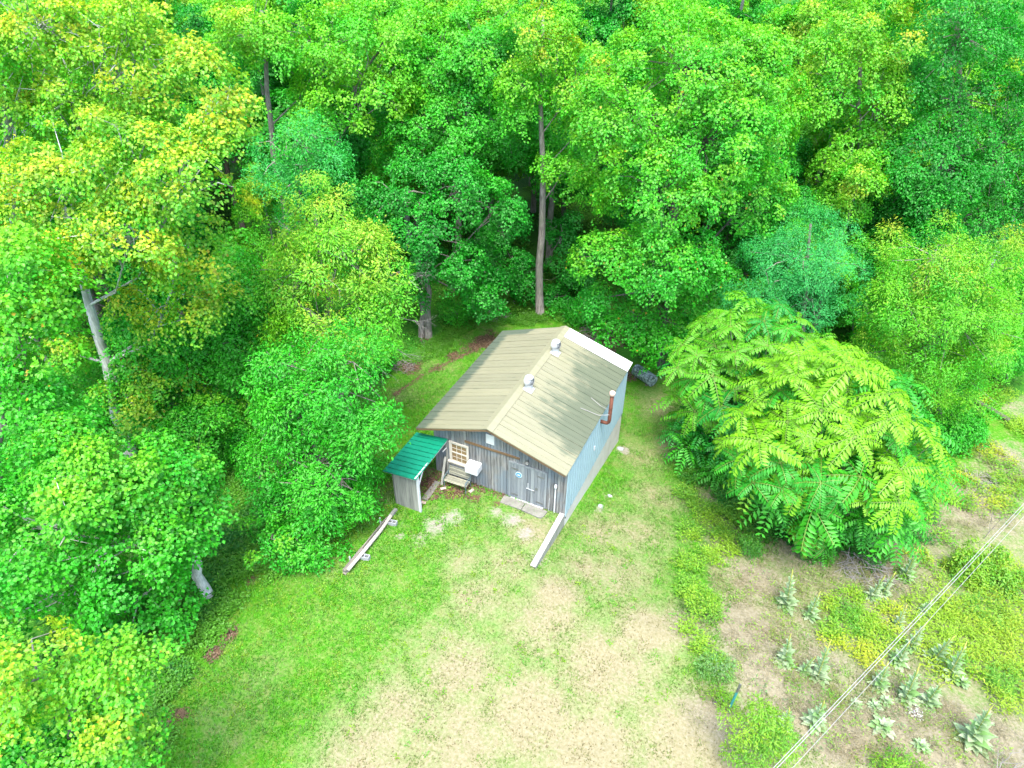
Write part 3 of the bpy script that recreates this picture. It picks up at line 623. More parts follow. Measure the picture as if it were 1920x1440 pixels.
# front wall: a dark backing with boards proud of it
def gable(mb, y0, y1, inset=0.06, x0=-HW, x1=-0.02, zb=-0.25):
    prof = [(x0, zb), (x1, zb), (x1, roof_z(x1) - inset), (XR, roof_z(XR) - inset), (x0, roof_z(x0) - inset)]
    vs = [(x, y0, z) for x, z in prof] + [(x, y1, z) for x, z in prof]; n = len(prof)
    mb.add(vs, [tuple(range(n)), tuple(range(2 * n - 1, n - 1, -1))] + [(i, i + n, (i + 1) % n + n, (i + 1) % n) for i in range(n)])
fw_mb = MB(); gable(fw_mb, 0.03, 0.10)
front_wall = fw_mb.build('front_wall', DARK, house)
nb = 43; bw = (HW - 0.02) / nb
for i in range(nb):
    x0 = -HW + i * bw + 0.009; x1 = x0 + bw - 0.018 + rnd.uniform(-.003, .003); y = rnd.uniform(-0.008, 0.008)
    b0 = -0.05 - rnd.uniform(0, .05)
    vs = [(x0, y, b0), (x1, y, b0), (x1, .03, b0), (x0, .03, b0), (x0, y, roof_z(x0) - .07), (x1, y, roof_z(x1) - .07), (x1, .03, roof_z(x1) - .07), (x0, .03, roof_z(x0) - .07)]
    MB().add(vs, [(0, 3, 2, 1), (4, 5, 6, 7), (0, 1, 5, 4), (1, 2, 6, 5), (2, 3, 7, 6), (3, 0, 4, 7)]).build('board', WOOD_WALL, front_wall)
bk = MB(); gable(bk, HL - .12, HL - .03); back_wall = bk.build('back_wall', WOOD_WALL, house)
MB().box(-HW, -HW + .09, 0.11, HL - .13, -0.1, roof_z(-HW) - .07).build('left_wall', WOOD_WALL, house)
rw = MB().box(-0.10, -0.03, 0.11, HL - .13, -0.05, HE - .06).build('right_wall', DARK, house)
# right side: vertical ribbed metal sheets, every sheet a sub-part
npan = 26; pw = HL / npan
pm = MB(); pr_ = [(0, 0), (.10, 0), (.12, .018), (.15, .018), (.17, 0), (pw - .10, 0), (pw - .093, .022), (pw - .065, .022), (pw - .06, 0)]
zt = HE - 0.05
vs = [(-0.025 + b, a, -0.04) for a, b in pr_] + [(-0.025 + b, a, zt) for a, b in pr_]; n = len(pr_)
pm.add(vs, [(i, i + 1, i + 1 + n, i + n) for i in range(n - 1)])
pme = pm.mesh('siding_panel', SIDING)
for i in range(npan):
    o = link('siding_panel', pme, rw, (rnd.uniform(0, .003), i * pw + (0.0), 0))
MB().box(-0.03, 0.012, -0.035, 0.02, -0.05, HE - .08).build('corner_trim', SIDING, house)
MB().box(-0.03, 0.02, 3.36, 3.44, 1.05, 1.30).build('outlet_box', PIPE, house, bevel=.01)

# roof: every metal sheet a sub-part of the roof
roof_base = MB()
for sgn in (0, 1):
    xa, xb = (XL + .04, XR) if sgn == 0 else (XR, -0.01)
    za, zb = roof_z(xa) - .05, roof_z(xb) - .05
    y0, y1 = -OH + .04, HL + OH - .04
    roof_base.add([(xa, y0, za), (xb, y0, zb), (xb, y1, zb), (xa, y1, za), (xa, y0, za - .06), (xb, y0, zb - .06), (xb, y1, zb - .06), (xa, y1, za - .06)],
                  [(0, 3, 2, 1), (4, 5, 6, 7), (0, 1, 5, 4), (1, 2, 6, 5), (2, 3, 7, 6), (3, 0, 4, 7)])
roof = roof_base.build('roof', WOOD_WALL, house)
NP = 14; PW = (HL + 2 * OH) / NP
def sheet(xa, xb, y0, w):
    """ribbed roof sheet from ridge xa to eave xb"""
    pf = [(.005, -.012), (.007, .022), (.035, .022), (.045, 0), (w * .5 - .02, 0), (w * .5 - .012, .020), (w * .5 + .012, .020), (w * .5 + .02, 0), (w - .003, 0)]
    n = len(pf); vs = []
    for x in (xa, xb):
        for a, h in pf: vs.append((x, y0 + a, roof_z(x) + h + (-.004 if x == xb else 0)))
    for x in (xa, xb):
        for a, h in pf: vs.append((x, y0 + a, roof_z(x) + h - .012))
    fs = [(i, i + 1, i + 1 + n, i + n) for i in range(n - 1)] + [(i + 2 * n, i + 3 * n, i + 1 + 3 * n, i + 1 + 2 * n) for i in range(n - 1)]
    fs += [(i + n, i + 1 + n, i + 1 + 3 * n, i + 3 * n) for i in range(n - 1)]
    return MB().add(vs, fs)
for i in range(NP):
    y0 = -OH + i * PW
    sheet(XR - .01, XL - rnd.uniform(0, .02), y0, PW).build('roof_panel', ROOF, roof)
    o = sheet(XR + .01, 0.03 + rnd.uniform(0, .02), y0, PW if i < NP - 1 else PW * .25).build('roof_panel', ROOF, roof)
wsm = MB(); y0, y1 = HL + OH - .80, HL + OH + .03
za, zb = roof_z(XR + .02) + .036, roof_z(0.05) + .036
wsm.add([(XR + .02, y0, za), (.05, y0, zb), (.05, y1, zb), (XR + .02, y1, za), (XR + .02, y0, za - .012), (.05, y0, zb - .012), (.05, y1, zb - .012), (XR + .02, y1, za - .012)],
        [(0, 3, 2, 1), (4, 5, 6, 7), (0, 1, 5, 4), (1, 2, 6, 5), (2, 3, 7, 6), (3, 0, 4, 7)])
tag(wsm.build('roof_panel', WHITE, roof), 'bright white smooth roof sheet at the far end')
rc_ = MB(); hw = .26; y0, y1 = -OH - .02, HL + OH + .02
prof = [(XR - hw, roof_z(XR - hw) + .034), (XR - .05, HR + .034), (XR, HR + .05), (XR + .05, HR + .034), (XR + hw, roof_z(XR + hw) + .034)]
n = 5
rc_.add([(x, y0, z) for x, z in prof] + [(x, y1, z) for x, z in prof] + [(x, y0, z - .015) for x, z in prof] + [(x, y1, z - .015) for x, z in prof],
        [(i, i + 1, i + 1 + n, i + n) for i in range(4)] + [(i + 2 * n, i + 3 * n, i + 1 + 3 * n, i + 1 + 2 * n) for i in range(4)] + [(i, i + 2 * n, i + 1 + 2 * n, i + 1) for i in range(4)] + [(0, n, 3 * n, 2 * n), (4, 2 * n + 4, 3 * n + 4, n + 4)])
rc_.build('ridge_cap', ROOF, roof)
fa = MB()
for xa, xb in ((XL + .02, XR), (XR, 0.0)):
    fa.bar((xa, -OH + .015, roof_z(xa) - .075), (xb, -OH + .015, roof_z(xb) - .075), .025, .10)
fa.build('bargeboard', WOOD_BROWN, roof)

# two round turbine vents just right of the ridge
def turbine(x, y):
    z = roof_z(x) + .03
    base = MB(); s = .22; sl = (HE - HR) / (0 - XR)
    base.add([(x - s, y - s, z - s * sl), (x + s, y - s, z + s * sl), (x + s, y + s, z + s * sl), (x - s, y + s, z - s * sl)] + [(x - s * .9, y - s * .9, z - s * sl * .9 + .03), (x + s * .9, y - s * .9, z + s * sl * .9 + .03), (x + s * .9, y + s * .9, z + s * sl * .9 + .03), (x - s * .9, y + s * .9, z - s * sl * .9 + .03)],
             [(4, 5, 6, 7), (0, 1, 5, 4), (1, 2, 6, 5), (2, 3, 7, 6), (3, 0, 4, 7), (0, 3, 2, 1)])
    v = base.build('roof_vent', GALV, house)
    MB().lathe((x, y, z - .05), [(.165, 0), (.165, .30), (.185, .31), (.185, .34)], 20).build('collar', GALV, v)
    MB().lathe((x, y, z + .29), [(.15, .0), (.15, .36)], 16).build('dark_core', GREY_STEEL, v)
    fins = MB(); nf = 22
    for k in range(nf):
        a0 = 2 * math.pi * k / nf; a1 = a0 + .30; ring = []
        for j in range(7):
            t = j / 6; zz = z + .29 + .36 * t; r = .17 + .075 * math.sin(math.pi * (0.12 + 0.80 * t))
            ring.append(((x + (r - .045) * math.cos(a1), y + (r - .045) * math.sin(a1), zz), (x + r * math.cos(a0), y + r * math.sin(a0), zz)))
        q = [p for pr2 in ring for p in pr2]
        fins.add(q, [(2 * j, 2 * j + 1, 2 * j + 3, 2 * j + 2) for j in range(6)])
    tag(fins.build('fins', GALV, v), kind='stuff')
    MB().lathe((x, y, z + .63), [(.20, 0), (.205, .03), (.14, .075), (.05, .10)], 20).build('dome_cap', GALV, v, smooth=True)
    return v
def on_roof(px_, py_):
    v = ray(px_, py_)
    sl = (HE - HR) / (0 - XR)   # right slope plane z = HR + (x-XR)*sl
    t = (HR - XR * sl + CAM[0] * sl - CAM[2]) / (v[2] - sl * v[0]); return CAM + v * t
for q in ((990.5, 730), (1040.5, 662)):
    p = on_roof(*q); turbine(p[0] + .02, p[1] + .02)

# rusty stove pipe rising outside the eave
sp = MB(); yP = 4.0
sp.tube([(-0.06, yP, 2.36), (.20, yP, 2.36), (.29, yP, 2.38), (.36, yP, 2.46), (.38, yP, 2.58), (.38, yP, 4.05)], .085, 14)
pipe = sp.build('stove_pipe', RUST, house, smooth=True)
MB().lathe((.38, yP, 3.25), [(.093, 0), (.093, .05)], 14).build('pipe_band', RUST, pipe)
MB().lathe((.38, yP, 4.02), [(.09, 0), (.125, .02), (.13, .16), (.10, .20), (.03, .22)], 16).build('pipe_cap', RUSTCAP, pipe, smooth=True)
MB().tube([(.38, yP + .08, 3.05), (-0.2, yP + .35, 2.95), (-.75, yP + .55, roof_z(-.75) + .03)], .012, 5).build('guy_wire', WIRE, pipe)
MB().tube([(.38, yP - .08, 2.95), (-0.05, yP - .30, 2.93), (-.9, yP - .42, roof_z(-.9) + .03)], .012, 5).build('guy_wire', WIRE, pipe)

# window left of the air conditioner
WX0, WX1, WZ0, WZ1 = -5.72, -4.78, 1.03, 2.10
wf = MB(); fwid = .085
wf.box(WX0 - .02, WX1 + .02, -.055, .0, WZ1, WZ1 + .09); wf.box(WX0 - .02, WX0 + .06, -.05, .0, WZ0, WZ1); wf.box(WX1 - .05, WX1 + .02, -.05, .0, WZ0, WZ1)
win = wf.build('window', CREAM, house)
MB().box(WX0 - .09, WX1 + .09, -.12, .0, WZ0 - .09, WZ0).build('sill', CREAM, win, bevel=.006)
MB().box(WX0 - .09, WX1 + .05, -.03, -.012, WZ0 - .27, WZ0 - .09).build('apron', CREAM, win)
mid = (WZ0 + WZ1) / 2
for (z0, z1, yy) in ((mid - .02, WZ1, -.025), (WZ0, mid + .035, -.045)):
    s = MB(); x0, x1 = WX0 + .06, WX1 - .05
    s.box(x0, x1, yy, yy + .022, z0, z0 + .06); s.box(x0, x1, yy, yy + .022, z1 - .05, z1); s.box(x0, x0 + .045, yy, yy + .022, z0 + .06, z1 - .05); s.box(x1 - .045, x1, yy, yy + .022, z0 + .06, z1 - .05)
    gx0, gx1, gz0, gz1 = x0 + .045, x1 - .045, z0 + .06, z1 - .05
    for k in (1, 2): xx = gx0 + (gx1 - gx0) * k / 3; s.box(xx - .013, xx + .013, yy + .002, yy + .02, gz0, gz1)
    zz = (gz0 + gz1) / 2
    for k in range(3):
        xa = gx0 + (gx1 - gx0) * k / 3 + .013; xb = gx0 + (gx1 - gx0) * (k + 1) / 3 - .013
        s.box(xa, xb, yy + .002, yy + .02, zz - .012, zz + .012)
    s.build('sash', CREAM, win)
    for r_ in range(2):
        for k in range(3):
            MB().box(gx0 + (gx1 - gx0) * k / 3 + .01, gx0 + (gx1 - gx0) * (k + 1) / 3 - .01, yy + .012, yy + .018, gz0 + (gz1 - gz0) * r_ / 2 + .01, gz0 + (gz1 - gz0) * (r_ + 1) / 2 - .01).build('pane', PANE, win)
# faded blue paint under the sill is a thin sheet of old board
pb = plain('faded_blue_board', (0.15, 0.21, 0.29), 0.85, 0, 0.5, 7)
MB().box(-5.70, -5.02, -.016, -.009, .52, .74).build('faded_board', pb, house)
MB().box(-4.96, -4.85, -.05, -.008, .60, .76).build('socket_box', DARK, house)
# air conditioner hanging in the wall
ac = MB().box(-4.72, -4.10, -.50, .0, 1.07, 1.47).build('air_conditioner', WHITE, house, bevel=.015)
for k in range(6): MB().box(-4.097, -4.09, -.44, -.10, 1.14 + k * .045, 1.16 + k * .045).build('grille_slat', GALV, ac)
MB().box(-4.68, -4.14, -.507, -.502, 1.12, 1.42).build('back_grille', PIPE, ac)
MB().bar((-4.60, -.02, .85), (-4.60, -.42, 1.06), .03, .03).build('bracket', GREY_STEEL, ac); MB().bar((-4.22, -.02, .85), (-4.22, -.42, 1.06), .03, .03).build('bracket', GREY_STEEL, ac)
# white square cover in the gable, weathered batten under it
gv = MB().box(-3.86, -3.46, -.045, -.008, 2.80, 3.33).build('gable_cover', WHITE, house, bevel=.006)
bt = MB(); bt.bar((-4.93, -.03, 2.47), (-2.25, -.03, 2.50), .04, .11); bt.build('batten', WOOD_BROWN, house)
# lamp over the door
lp = MB().lathe((-1.87, -.11, 2.50), [(.10, 0), (.07, .04), (.03, .07)], 14).build('porch_lamp', GREY_STEEL, house)
MB().lathe((-1.87, -.11, 2.40), [(.02, 0), (.05, .03), (.05, .07), (.03, .10)], 12).build('bulb', BULB, lp, smooth=True)
MB().bar((-1.87, -.0, 2.56), (-1.87, -.11, 2.56), .03, .03).build('lamp_arm', GREY_STEEL, lp)
# double door
DX0, DXM, DX1, DZ = -2.67, -1.87, -1.05, 2.12
fr = MB().box(DX0 - .10, DX0, -.045, -.009, 0, DZ).box(DX1, DX1 + .10, -.045, -.009, 0, DZ).box(DX0 - .10, DX1 + .10, -.05, -.009, DZ, DZ + .10)
fr.build('door_frame', WOOD_DOOR, house)
MB().box(DX0, DX1, -.10, -.009, -.03, .025).build('threshold', PIPE, house)
for (x0, x1, side) in ((DX0, DXM, 0), (DXM, DX1, 1)):
    d = MB().box(x0 + .008, x1 - .008, -.022, -.010, .035, DZ - .01).build('door', DARK, house)
    nbd = 5; w = (x1 - x0 - .016) / nbd
    for k in range(nbd):
        xa = x0 + .008 + k * w + .003
        MB().box(xa, xa + w - .006, -.038 + rnd.uniform(-.003, .003), -.022, .035, DZ - .01).build('board', WOOD_DOOR, d)
    hx_ = x0 + .03 if side == 0 else x1 - .03; sg = 1 if side == 0 else -1
    for zz in (.26, 1.84): MB().bar((hx_, -.048, zz), (hx_ + sg * .34, -.048, zz), .012, .07).build('strap_hinge', GREY_STEEL, d)
    if side == 0:
        em = MB(); em.tube([(-2.27, -.062, 1.56), (-2.27, -.040, 1.56)], [.155, .155], 28); e = em.build('round_sign', PALEBLUE, d)
        MB().tube([(-2.27, -.066, 1.56), (-2.27, -.0625, 1.56)], [.125, .125], 28).build('sign_disc', BLUE, e)
        arc = MB(); pts = [(-2.27 + .065 * math.cos(a), -.072, 1.545 + .05 * math.sin(a)) for a in np.linspace(0, math.pi, 12)]
        arc.add(pts + [(p[0], -.0665, p[2]) for p in pts], [tuple(range(12))[::-1], tuple(range(12, 24))] + [(i, (i + 1) % 12, (i + 1) % 12 + 12, i + 12) for i in range(12)])
        arc.box(-2.355, -2.185, -.072, -.0665, 1.525, 1.543).build('sign_emblem', WHITE, e)
    else:
        MB().bar((-1.90, -.060, .92), (-1.52, -.060, .90), .02, .035).build('hasp_bar', GALV, d)
        MB().box(-1.835, -1.80, -.06, -.038, .95, 1.22).build('door_handle', GALV, d)
        MB().lathe((-1.52, -.066, .86), [(.03, 0), (.03, .05)], 8).build('padlock', GREY_STEEL, d)
        MB().box(-1.47, -1.36, -.055, -.040, .98, 1.10).build('lock_plate', GREY_STEEL, d)
# plastic pipes on the wall right of the door
p1 = MB().tube([(-.53, -.06, -.02), (-.53, -.06, 1.55)], .032, 10).build('vent_pipe', PIPE, house)
MB().lathe((-.53, -.06, 1.50), [(.05, 0), (.065, .06), (.06, .2), (.03, .24)], 12).build('pipe_cap', PIPE, p1, smooth=True)
MB().tube([(-.79, -.05, -.02), (-.79, -.05, .75)], .014, 8).build('conduit', GALV, house)

# ================================================================== lean-to with the green roof
lean = tag(empty('lean_to', (-6.4, -1.3, 0)), 'small open wooden lean-to under a green ribbed metal roof', 'lean-to')
L0 = Vector((-6.4, -1.3, 0))
def lb(m, name, mat, par, **k):
    m.v = [tuple(Vector(v) - L0) for v in m.v]; return m.build(name, mat, par, **k)
SX0, SX1, SY = -7.08, -5.84, -2.60
def lz(x): return 2.03 + (x + 7.45) / (7.45 - 5.78) * (2.20 - 2.03)
fwall = lb(MB().box(SX0 + .02, SX1 - .06, SY + .03, SY + .06, -.1, lz(SX0) - .1), 'front_wall', DARK, lean)
k = 4; w = (SX1 - .06 - SX0) / k
for i in range(k):
    xa = SX0 + i * w; xb = xa + w - .008
    m = MB(); y = SY + rnd.uniform(-.003, .003)
    m.add([(xa, y, -.1), (xb, y, -.1), (xb, SY + .03, -.1), (xa, SY + .03, -.1), (xa, y, lz(xa) - .07), (xb, y, lz(xb) - .07), (xb, SY + .03, lz(xb) - .07), (xa, SY + .03, lz(xa) - .07)],
          [(0, 3, 2, 1), (4, 5, 6, 7), (0, 1, 5, 4), (1, 2, 6, 5), (2, 3, 7, 6), (3, 0, 4, 7)]); lb(m, 'board', WOOD_LEAN, fwall)
lwall = lb(MB().box(SX0 - .03, SX0 + .0, SY, -.03, -.3, lz(SX0) - .07), 'left_wall', DARK, lean)
for i in range(12):
    ya = SY + i * (2.57 / 12); lb(MB().box(SX0 - .055, SX0 - .03, ya + .004, ya + 2.57 / 12 - .004, -.3, lz(SX0) - .06), 'board', WOOD_LEAN, lwall)
lb(MB().box(SX1 - .06, SX1 + .03, SY - .01, SY + .09, -.1, lz(SX1) - .07), 'post', PIPE, lean)
lb(MB().box(SX1 - .06, SX1 + .03, -.10, -.02, 0, lz(SX1) - .07), 'post', WOOD_LEAN, lean)
lb(MB().box(SX0 + .03, SX0 + .13, -.55, -.43, 0, lz(SX0) - .1), 'post', WOOD_BROWN, lean)
lb(MB().bar((SX1 - .01, SY - .15, lz(SX1) - .045), (SX1 - .01, -.02, lz(SX1) - .045), .05, .09), 'rafter_beam', PIPE, lean)
lb(MB().bar((SX1 - .015, SY + .09, 1.55), (SX1 - .015, SY + .50, lz(SX1) - .09), .03, .07), 'brace', PIPE, lean)
lb(MB().bar((SX1 - .015, -.08, 1.75), (SX1 - .015, -.42, 1.80), .03, .05), 'brace', PIPE, lean)
groof = lb(MB().add([(-7.43, -2.78, lz(-7.43) - .075), (-5.80, -2.78, lz(-5.8) - .075), (-5.80, -.02, lz(-5.8) + .02), (-7.43, -.02, lz(-7.43) - .045)], [(0, 1, 2, 3), (3, 2, 1, 0)][:1]), 'roof', WOOD_LEAN, lean)
ng = 10; gw = 2.78 / ng
for i in range(ng):
    y0 = -2.80 + i * gw
    pf = [(.016, 0), (.020, .034), (.040, .034), (.048, 0), (gw - .001, 0)]; vs = []; n = len(pf)
    def gz(x, y): return lz(x) - .035 + (y + 2.8) / 2.8 * (.03 + .07 * (x + 7.45) / 1.7)
    for dz in (0, -.01):
        for x in (-7.45, -5.78):
            for a, h in pf: vs.append((x, y0 + a, gz(x, y0 + a) + h + dz))
    m = MB().add(vs, [(i2, i2 + 1, i2 + 1 + n, i2 + n) for i2 in range(n - 1)] + [(i2 + 2 * n, i2 + 3 * n, i2 + 1 + 3 * n, i2 + 1 + 2 * n) for i2 in range(n - 1)] + [(i2, i2 + 2 * n, i2 + 1 + 2 * n, i2 + 1) for i2 in range(n - 1)] + [(i2 + n, i2 + 1 + n, i2 + 1 + 3 * n, i2 + 3 * n) for i2 in range(n - 1)])
    lb(m, 'roof_panel', GREENROOF, groof)

# ================================================================== things around the shed
def thing(name, label, cat, loc, rz=0.0, group=None): return tag(empty(name, loc, None, rz), label, cat, group)
# bench
be = thing('garden_bench', 'slatted wooden garden bench with iron ends against the shed wall', 'bench', (-5.12, -.50, 0), R(1.5))
BL = 1.16
for k in range(6): MB().box(-BL / 2, BL / 2, -.30 + k * .075, -.30 + k * .075 + .055, .42 - k * .004, .445 - k * .004).build('seat_slat', WOOD_BENCH, be, bevel=.004)
for k in range(5):
    z = .50 + k * .085; y = .19 + k * .028; MB().bar((-BL / 2, y, z), (BL / 2, y, z), .022, .062, (0, .3, 1)).build('back_slat', WOOD_BENCH, be)
for s in (-1, 1):
    x = s * (BL / 2 - .03); e = MB()
    e.tube([(x, -.30, 0), (x, -.27, .20), (x, -.29, .41)], [.022, .018, .02], 6); e.tube([(x, .24, 0), (x, .17, .22), (x, .16, .42), (x, .31, .90)], [.022, .018, .02, .016], 6)
    e.tube([(x, -.30, .41), (x, .16, .40)], .018, 6); e.tube([(x, -.29, .41), (x, -.33, .56), (x, -.28, .63), (x, -.05, .65), (x, .22, .63)], .02, 6)
    e.tube([(x, -.20, .41), (x, -.16, .53), (x, -.08, .64)], .01, 5); e.tube([(x, 0, .41), (x, -.02, .53), (x, .08, .64)], .01, 5)
    e.build('bench_end', IRON, be)
# slabs
sl = thing('door_slab', 'pale concrete step slab under the left half of the double door', 'slab', (-2.42, -.34, 0))
MB().box(-.52, .52, -.24, .22, -.05, .07).build('slab', CONC, sl, bevel=.012)
sl2 = thing('door_slab', 'pale concrete step slab under the right half of the double door', 'slab', (-1.33, -.40, 0), R(-3))
m = MB(); pts = [(-.54, .26), (-.54, -.22), (.30, -.24), (.44, -.20), (.50, -.08), (.52, .26)]
m.add([(x, y, -.05) for x, y in pts] + [(x, y, .065) for x, y in pts], [tuple(range(6))[::-1], tuple(range(6, 12))] + [(i, (i + 1) % 6, (i + 1) % 6 + 6, i + 6) for i in range(6)]); m.build('slab', CONC, sl2, bevel=.01)
p = at_z(808, 920); sl3 = thing('concrete_slab', 'long pale slab lying in the open side of the lean-to', 'slab', (p[0] + .02, p[1], 0), R(2))
MB().box(-.15, .15, -.62, .62, -.03, .05).build('slab', CONC, sl3, bevel=.01)
for (bx, by, rz, lab) in ((831, 917, .7, 'flat brick lying in leaves under the left front of the bench'), (884, 921, 1.2, 'flat brick on the ground by the right bench leg'), (793, 943, .3, 'pale brick on the ground at the foot of the lean-to post')):
    p = at_z(bx, by); b = MB().box(-.13, .13, -.07, .07, -.01, .06).build('brick', BRICK, None, (p[0], p[1], 0), bevel=.008); b.rotation_euler.z = rz; tag(b, lab, 'brick')
pk = MB().bar((-5.83, -.75, .02), (-5.90, -.16, 1.25), .11, .03, (0, 1, 0)).build('leaning_plank', WOOD_LEAN); tag(pk, 'grey plank leaning in the back corner of the lean-to opening', 'plank')
# right timber wall that carries the yard edge
rt = thing('timber_wall', 'white capped timber wall running out from the right front corner of the shed', 'retaining wall', (-.15, -1.7, 0))
def rb(m, *a, **k): m.v = [(v[0] + .15, v[1] + 1.7, v[2]) for v in m.v]; return m.build(*a, **k)
CAPW = plain('white_weathered_board', (0.34, 0.33, 0.315), 0.8, 0, 0.12, 3, (8, .5, 8))
rb(MB().box(-.27, -.045, -2.62, -.03, .06, .11), 'cap_board', CAPW, rt, bevel=.006)
rb(MB().box(-.275, -.05, -3.20, -2.625, .06, .11), 'cap_board', CAPW, rt, bevel=.006)
for z0, z1 in ((-.14, .055), (-.35, -.145), (-.56, -.355), (-.80, -.565)):
    y0 = {-.14: -3.12, -.35: -2.75, -.56: -1.9, -.80: -1.1}[z0]
    rb(MB().box(-.075, -.04 + rnd.uniform(-.004, .004), y0, -.02, z0, z1), 'side_board', WOOD_LEAN, rt)
rb(MB().box(-.27, -.235, -3.12, -.02, -.3, .055), 'side_board', WOOD_LEAN, rt)
rb(MB().box(-.245, -.10, -3.40, -3.20, -.16, -.08), 'end_block', CONC, rt, bevel=.01)
rb(MB().box(-.22, -.09, -2.95, -2.85, -.4, .05), 'stake', WOOD_OLD, rt)
# left timbers
lt = thing('timber_edging', 'old dark grey beams laid end to end as yard edge left of the lawn', 'timber edging', (-6.95, -4.8, 0))
def lt_b(m, *a, **k): m.v = [(v[0] + 6.95, v[1] + 4.8, v[2]) for v in m.v]; return m.build(*a, **k)
A0, A1 = at_z(646, 1074, .05), at_z(743, 955, .05)
def along(t, dz=0, side=0.0):
    d = A1 - A0; n = np.array([-d[1], d[0], 0]) / np.linalg.norm(d[:2]); q = A0 + d * t + n * side; return (q[0], q[1], dz)
lt_b(MB().bar(along(.0, .14), along(.33, .14), .17, .14), 'beam', WOOD_OLD, lt, bevel=.01)
lt_b(MB().bar(along(-.01, -.03), along(.84, -.03), .18, .16), 'beam', WOOD_OLD, lt, bevel=.01)
lt_b(MB().bar(along(.33, .10, .06), along(.83, .10, .06), .05, .14), 'beam', WOOD_OLD, lt, bevel=.006)
lt_b(MB().bar(along(.84, .06), along(1.0, .06), .16, .14), 'beam', WOOD_LEAN, lt, bevel=.01)
for t, zz in ((.16, .30), (.74, .42)): lt_b(MB().bar(along(t, -.2, .14), along(t, zz, .16), .045, .045, (1, 0, 0)), 'stake', PIPE, lt)
for t, lab in ((.26, 'grey hollow concrete block under the near end of the pale plank'), (.80, 'grey hollow concrete block under the far end of the pale plank near the lean-to')):
    q = along(t, 0, -.30); b = MB()
    # block with two hollow cores: outer walls and web
    L_, W_, H_, t_ = .40, .20, .20, .035
    b.box(-L_ / 2, L_ / 2, -W_ / 2, -W_ / 2 + t_, 0, H_); b.box(-L_ / 2, L_ / 2, W_ / 2 - t_, W_ / 2, 0, H_)
    for xx in (-L_ / 2, -t_ / 2, L_ / 2 - t_): b.box(xx, xx + t_, -W_ / 2 + t_, W_ / 2 - t_, 0, H_)
    o = b.build('concrete_block', BLOCK, None, (q[0], q[1], -.02)); o.rotation_euler.z = R(12); tag(o, lab, 'block')
pl = MB(); pp = [along(.015, .24, -.15), along(.35, .215, -.16), along(.62, .22, -.16), along(.86, .235, -.10)]
for a, b in zip(pp[:-1], pp[1:]): pl.bar(a, b, .13, .05)
pl = MB(); ring = []
for q, t in zip(pp, (0, .33, .66, 1)):
    d = A1 - A0; n = Vector((-d[1], d[0], 0)).normalized()
    for i, j in ((-1, -1), (1, -1), (1, 1), (-1, 1)): ring.append(Vector(q) + n * (.068 * i) + Vector((0, 0, .025 * j)))
pl.add(ring, [(0, 1, 2, 3), (15, 14, 13, 12)] + [(4 * s + i, 4 * s + (i + 1) % 4, 4 * s + 4 + (i + 1) % 4, 4 * s + 4 + i) for s in range(3) for i in range(4)])
tag(pl.build('long_plank', WOOD_X), 'long pale bowed plank lying on two concrete blocks beside the old beams', 'plank')
# tank behind the shed corner
p = at(1212, 722); tk = thing('fuel_tank', 'mottled blue-grey steel tank lying behind the far right shed corner', 'tank', (p[0] - .1, p[1] + .25, p[2]), R(-28))
m = MB(); m.tube([(-1.0, 0, .42), (-.96, 0, .42), (.46, 0, .42), (.5, 0, .42)], [.30, .36, .36, .35], 24); m.build('tank_body', TANK, tk)
m = MB(); m.tube([(.50, 0, .42), (.53, 0, .42), (.53, 0, .42)], [.35, .37, .33], 24); m.build('rim', TANK, tk)
for x in (-.7, .25): MB().box(x - .05, x + .05, -.28, .28, -.05, .12).build('cradle', WOOD_OLD, tk)
MB().tube([(-.4, 0, .77), (-.4, 0, .92)], .05, 10).build('filler_neck', GREY_STEEL, tk)
# teal post
p = at(1365, 1334); q = vplane(1379, 1284, p, 0); h = q[2] - p[2]
po = thing('fence_post', 'short teal steel post with bare grey top at the weed edge', 'post', tuple(p))
def tpost(z0, z1, name, mat):
    m = MB(); m.box(-.045, .045, -.012, .0, z0, z1); m.box(-.008, .008, 0, .05, z0, z1)
    return m.build(name, mat, po)
tpost(-.2, h * .16, 'post_foot', GREY_STEEL); tpost(h * .16, h * .72, 'painted_shaft', TEAL); tpost(h * .72, h, 'post_top', GREY_STEEL)
po.rotation_euler = (0, R(3), R(35))

# overhead cables across the lower right
def cable(a, b, z, lab, r=.012):
    pa, pb = at_z(*a, z), at_z(*b, z); d = pb - pa; pts = []
    for i in range(31):
        t = -2.2 + 5.4 * i / 30; q = pa + d * t; pts.append((q[0], q[1], q[2] + .9 * ((t - .5) ** 2 - .25) * .35))
    return tag(MB().tube(pts, r, 5).build('power_line', WIRE), lab, 'cable', 'overhead cables over the weedy ground')
cable((1450, 1440), (1920, 944), 5.0, 'overhead cable nearest the post, first of the close upper pair', .010)
cable((1457, 1440), (1920, 951), 5.0, 'overhead cable just below the first one, second of the close pair', .010)
cable((1486, 1440), (1920, 968), 4.6, 'lowest overhead cable, apart from the close pair', .008)

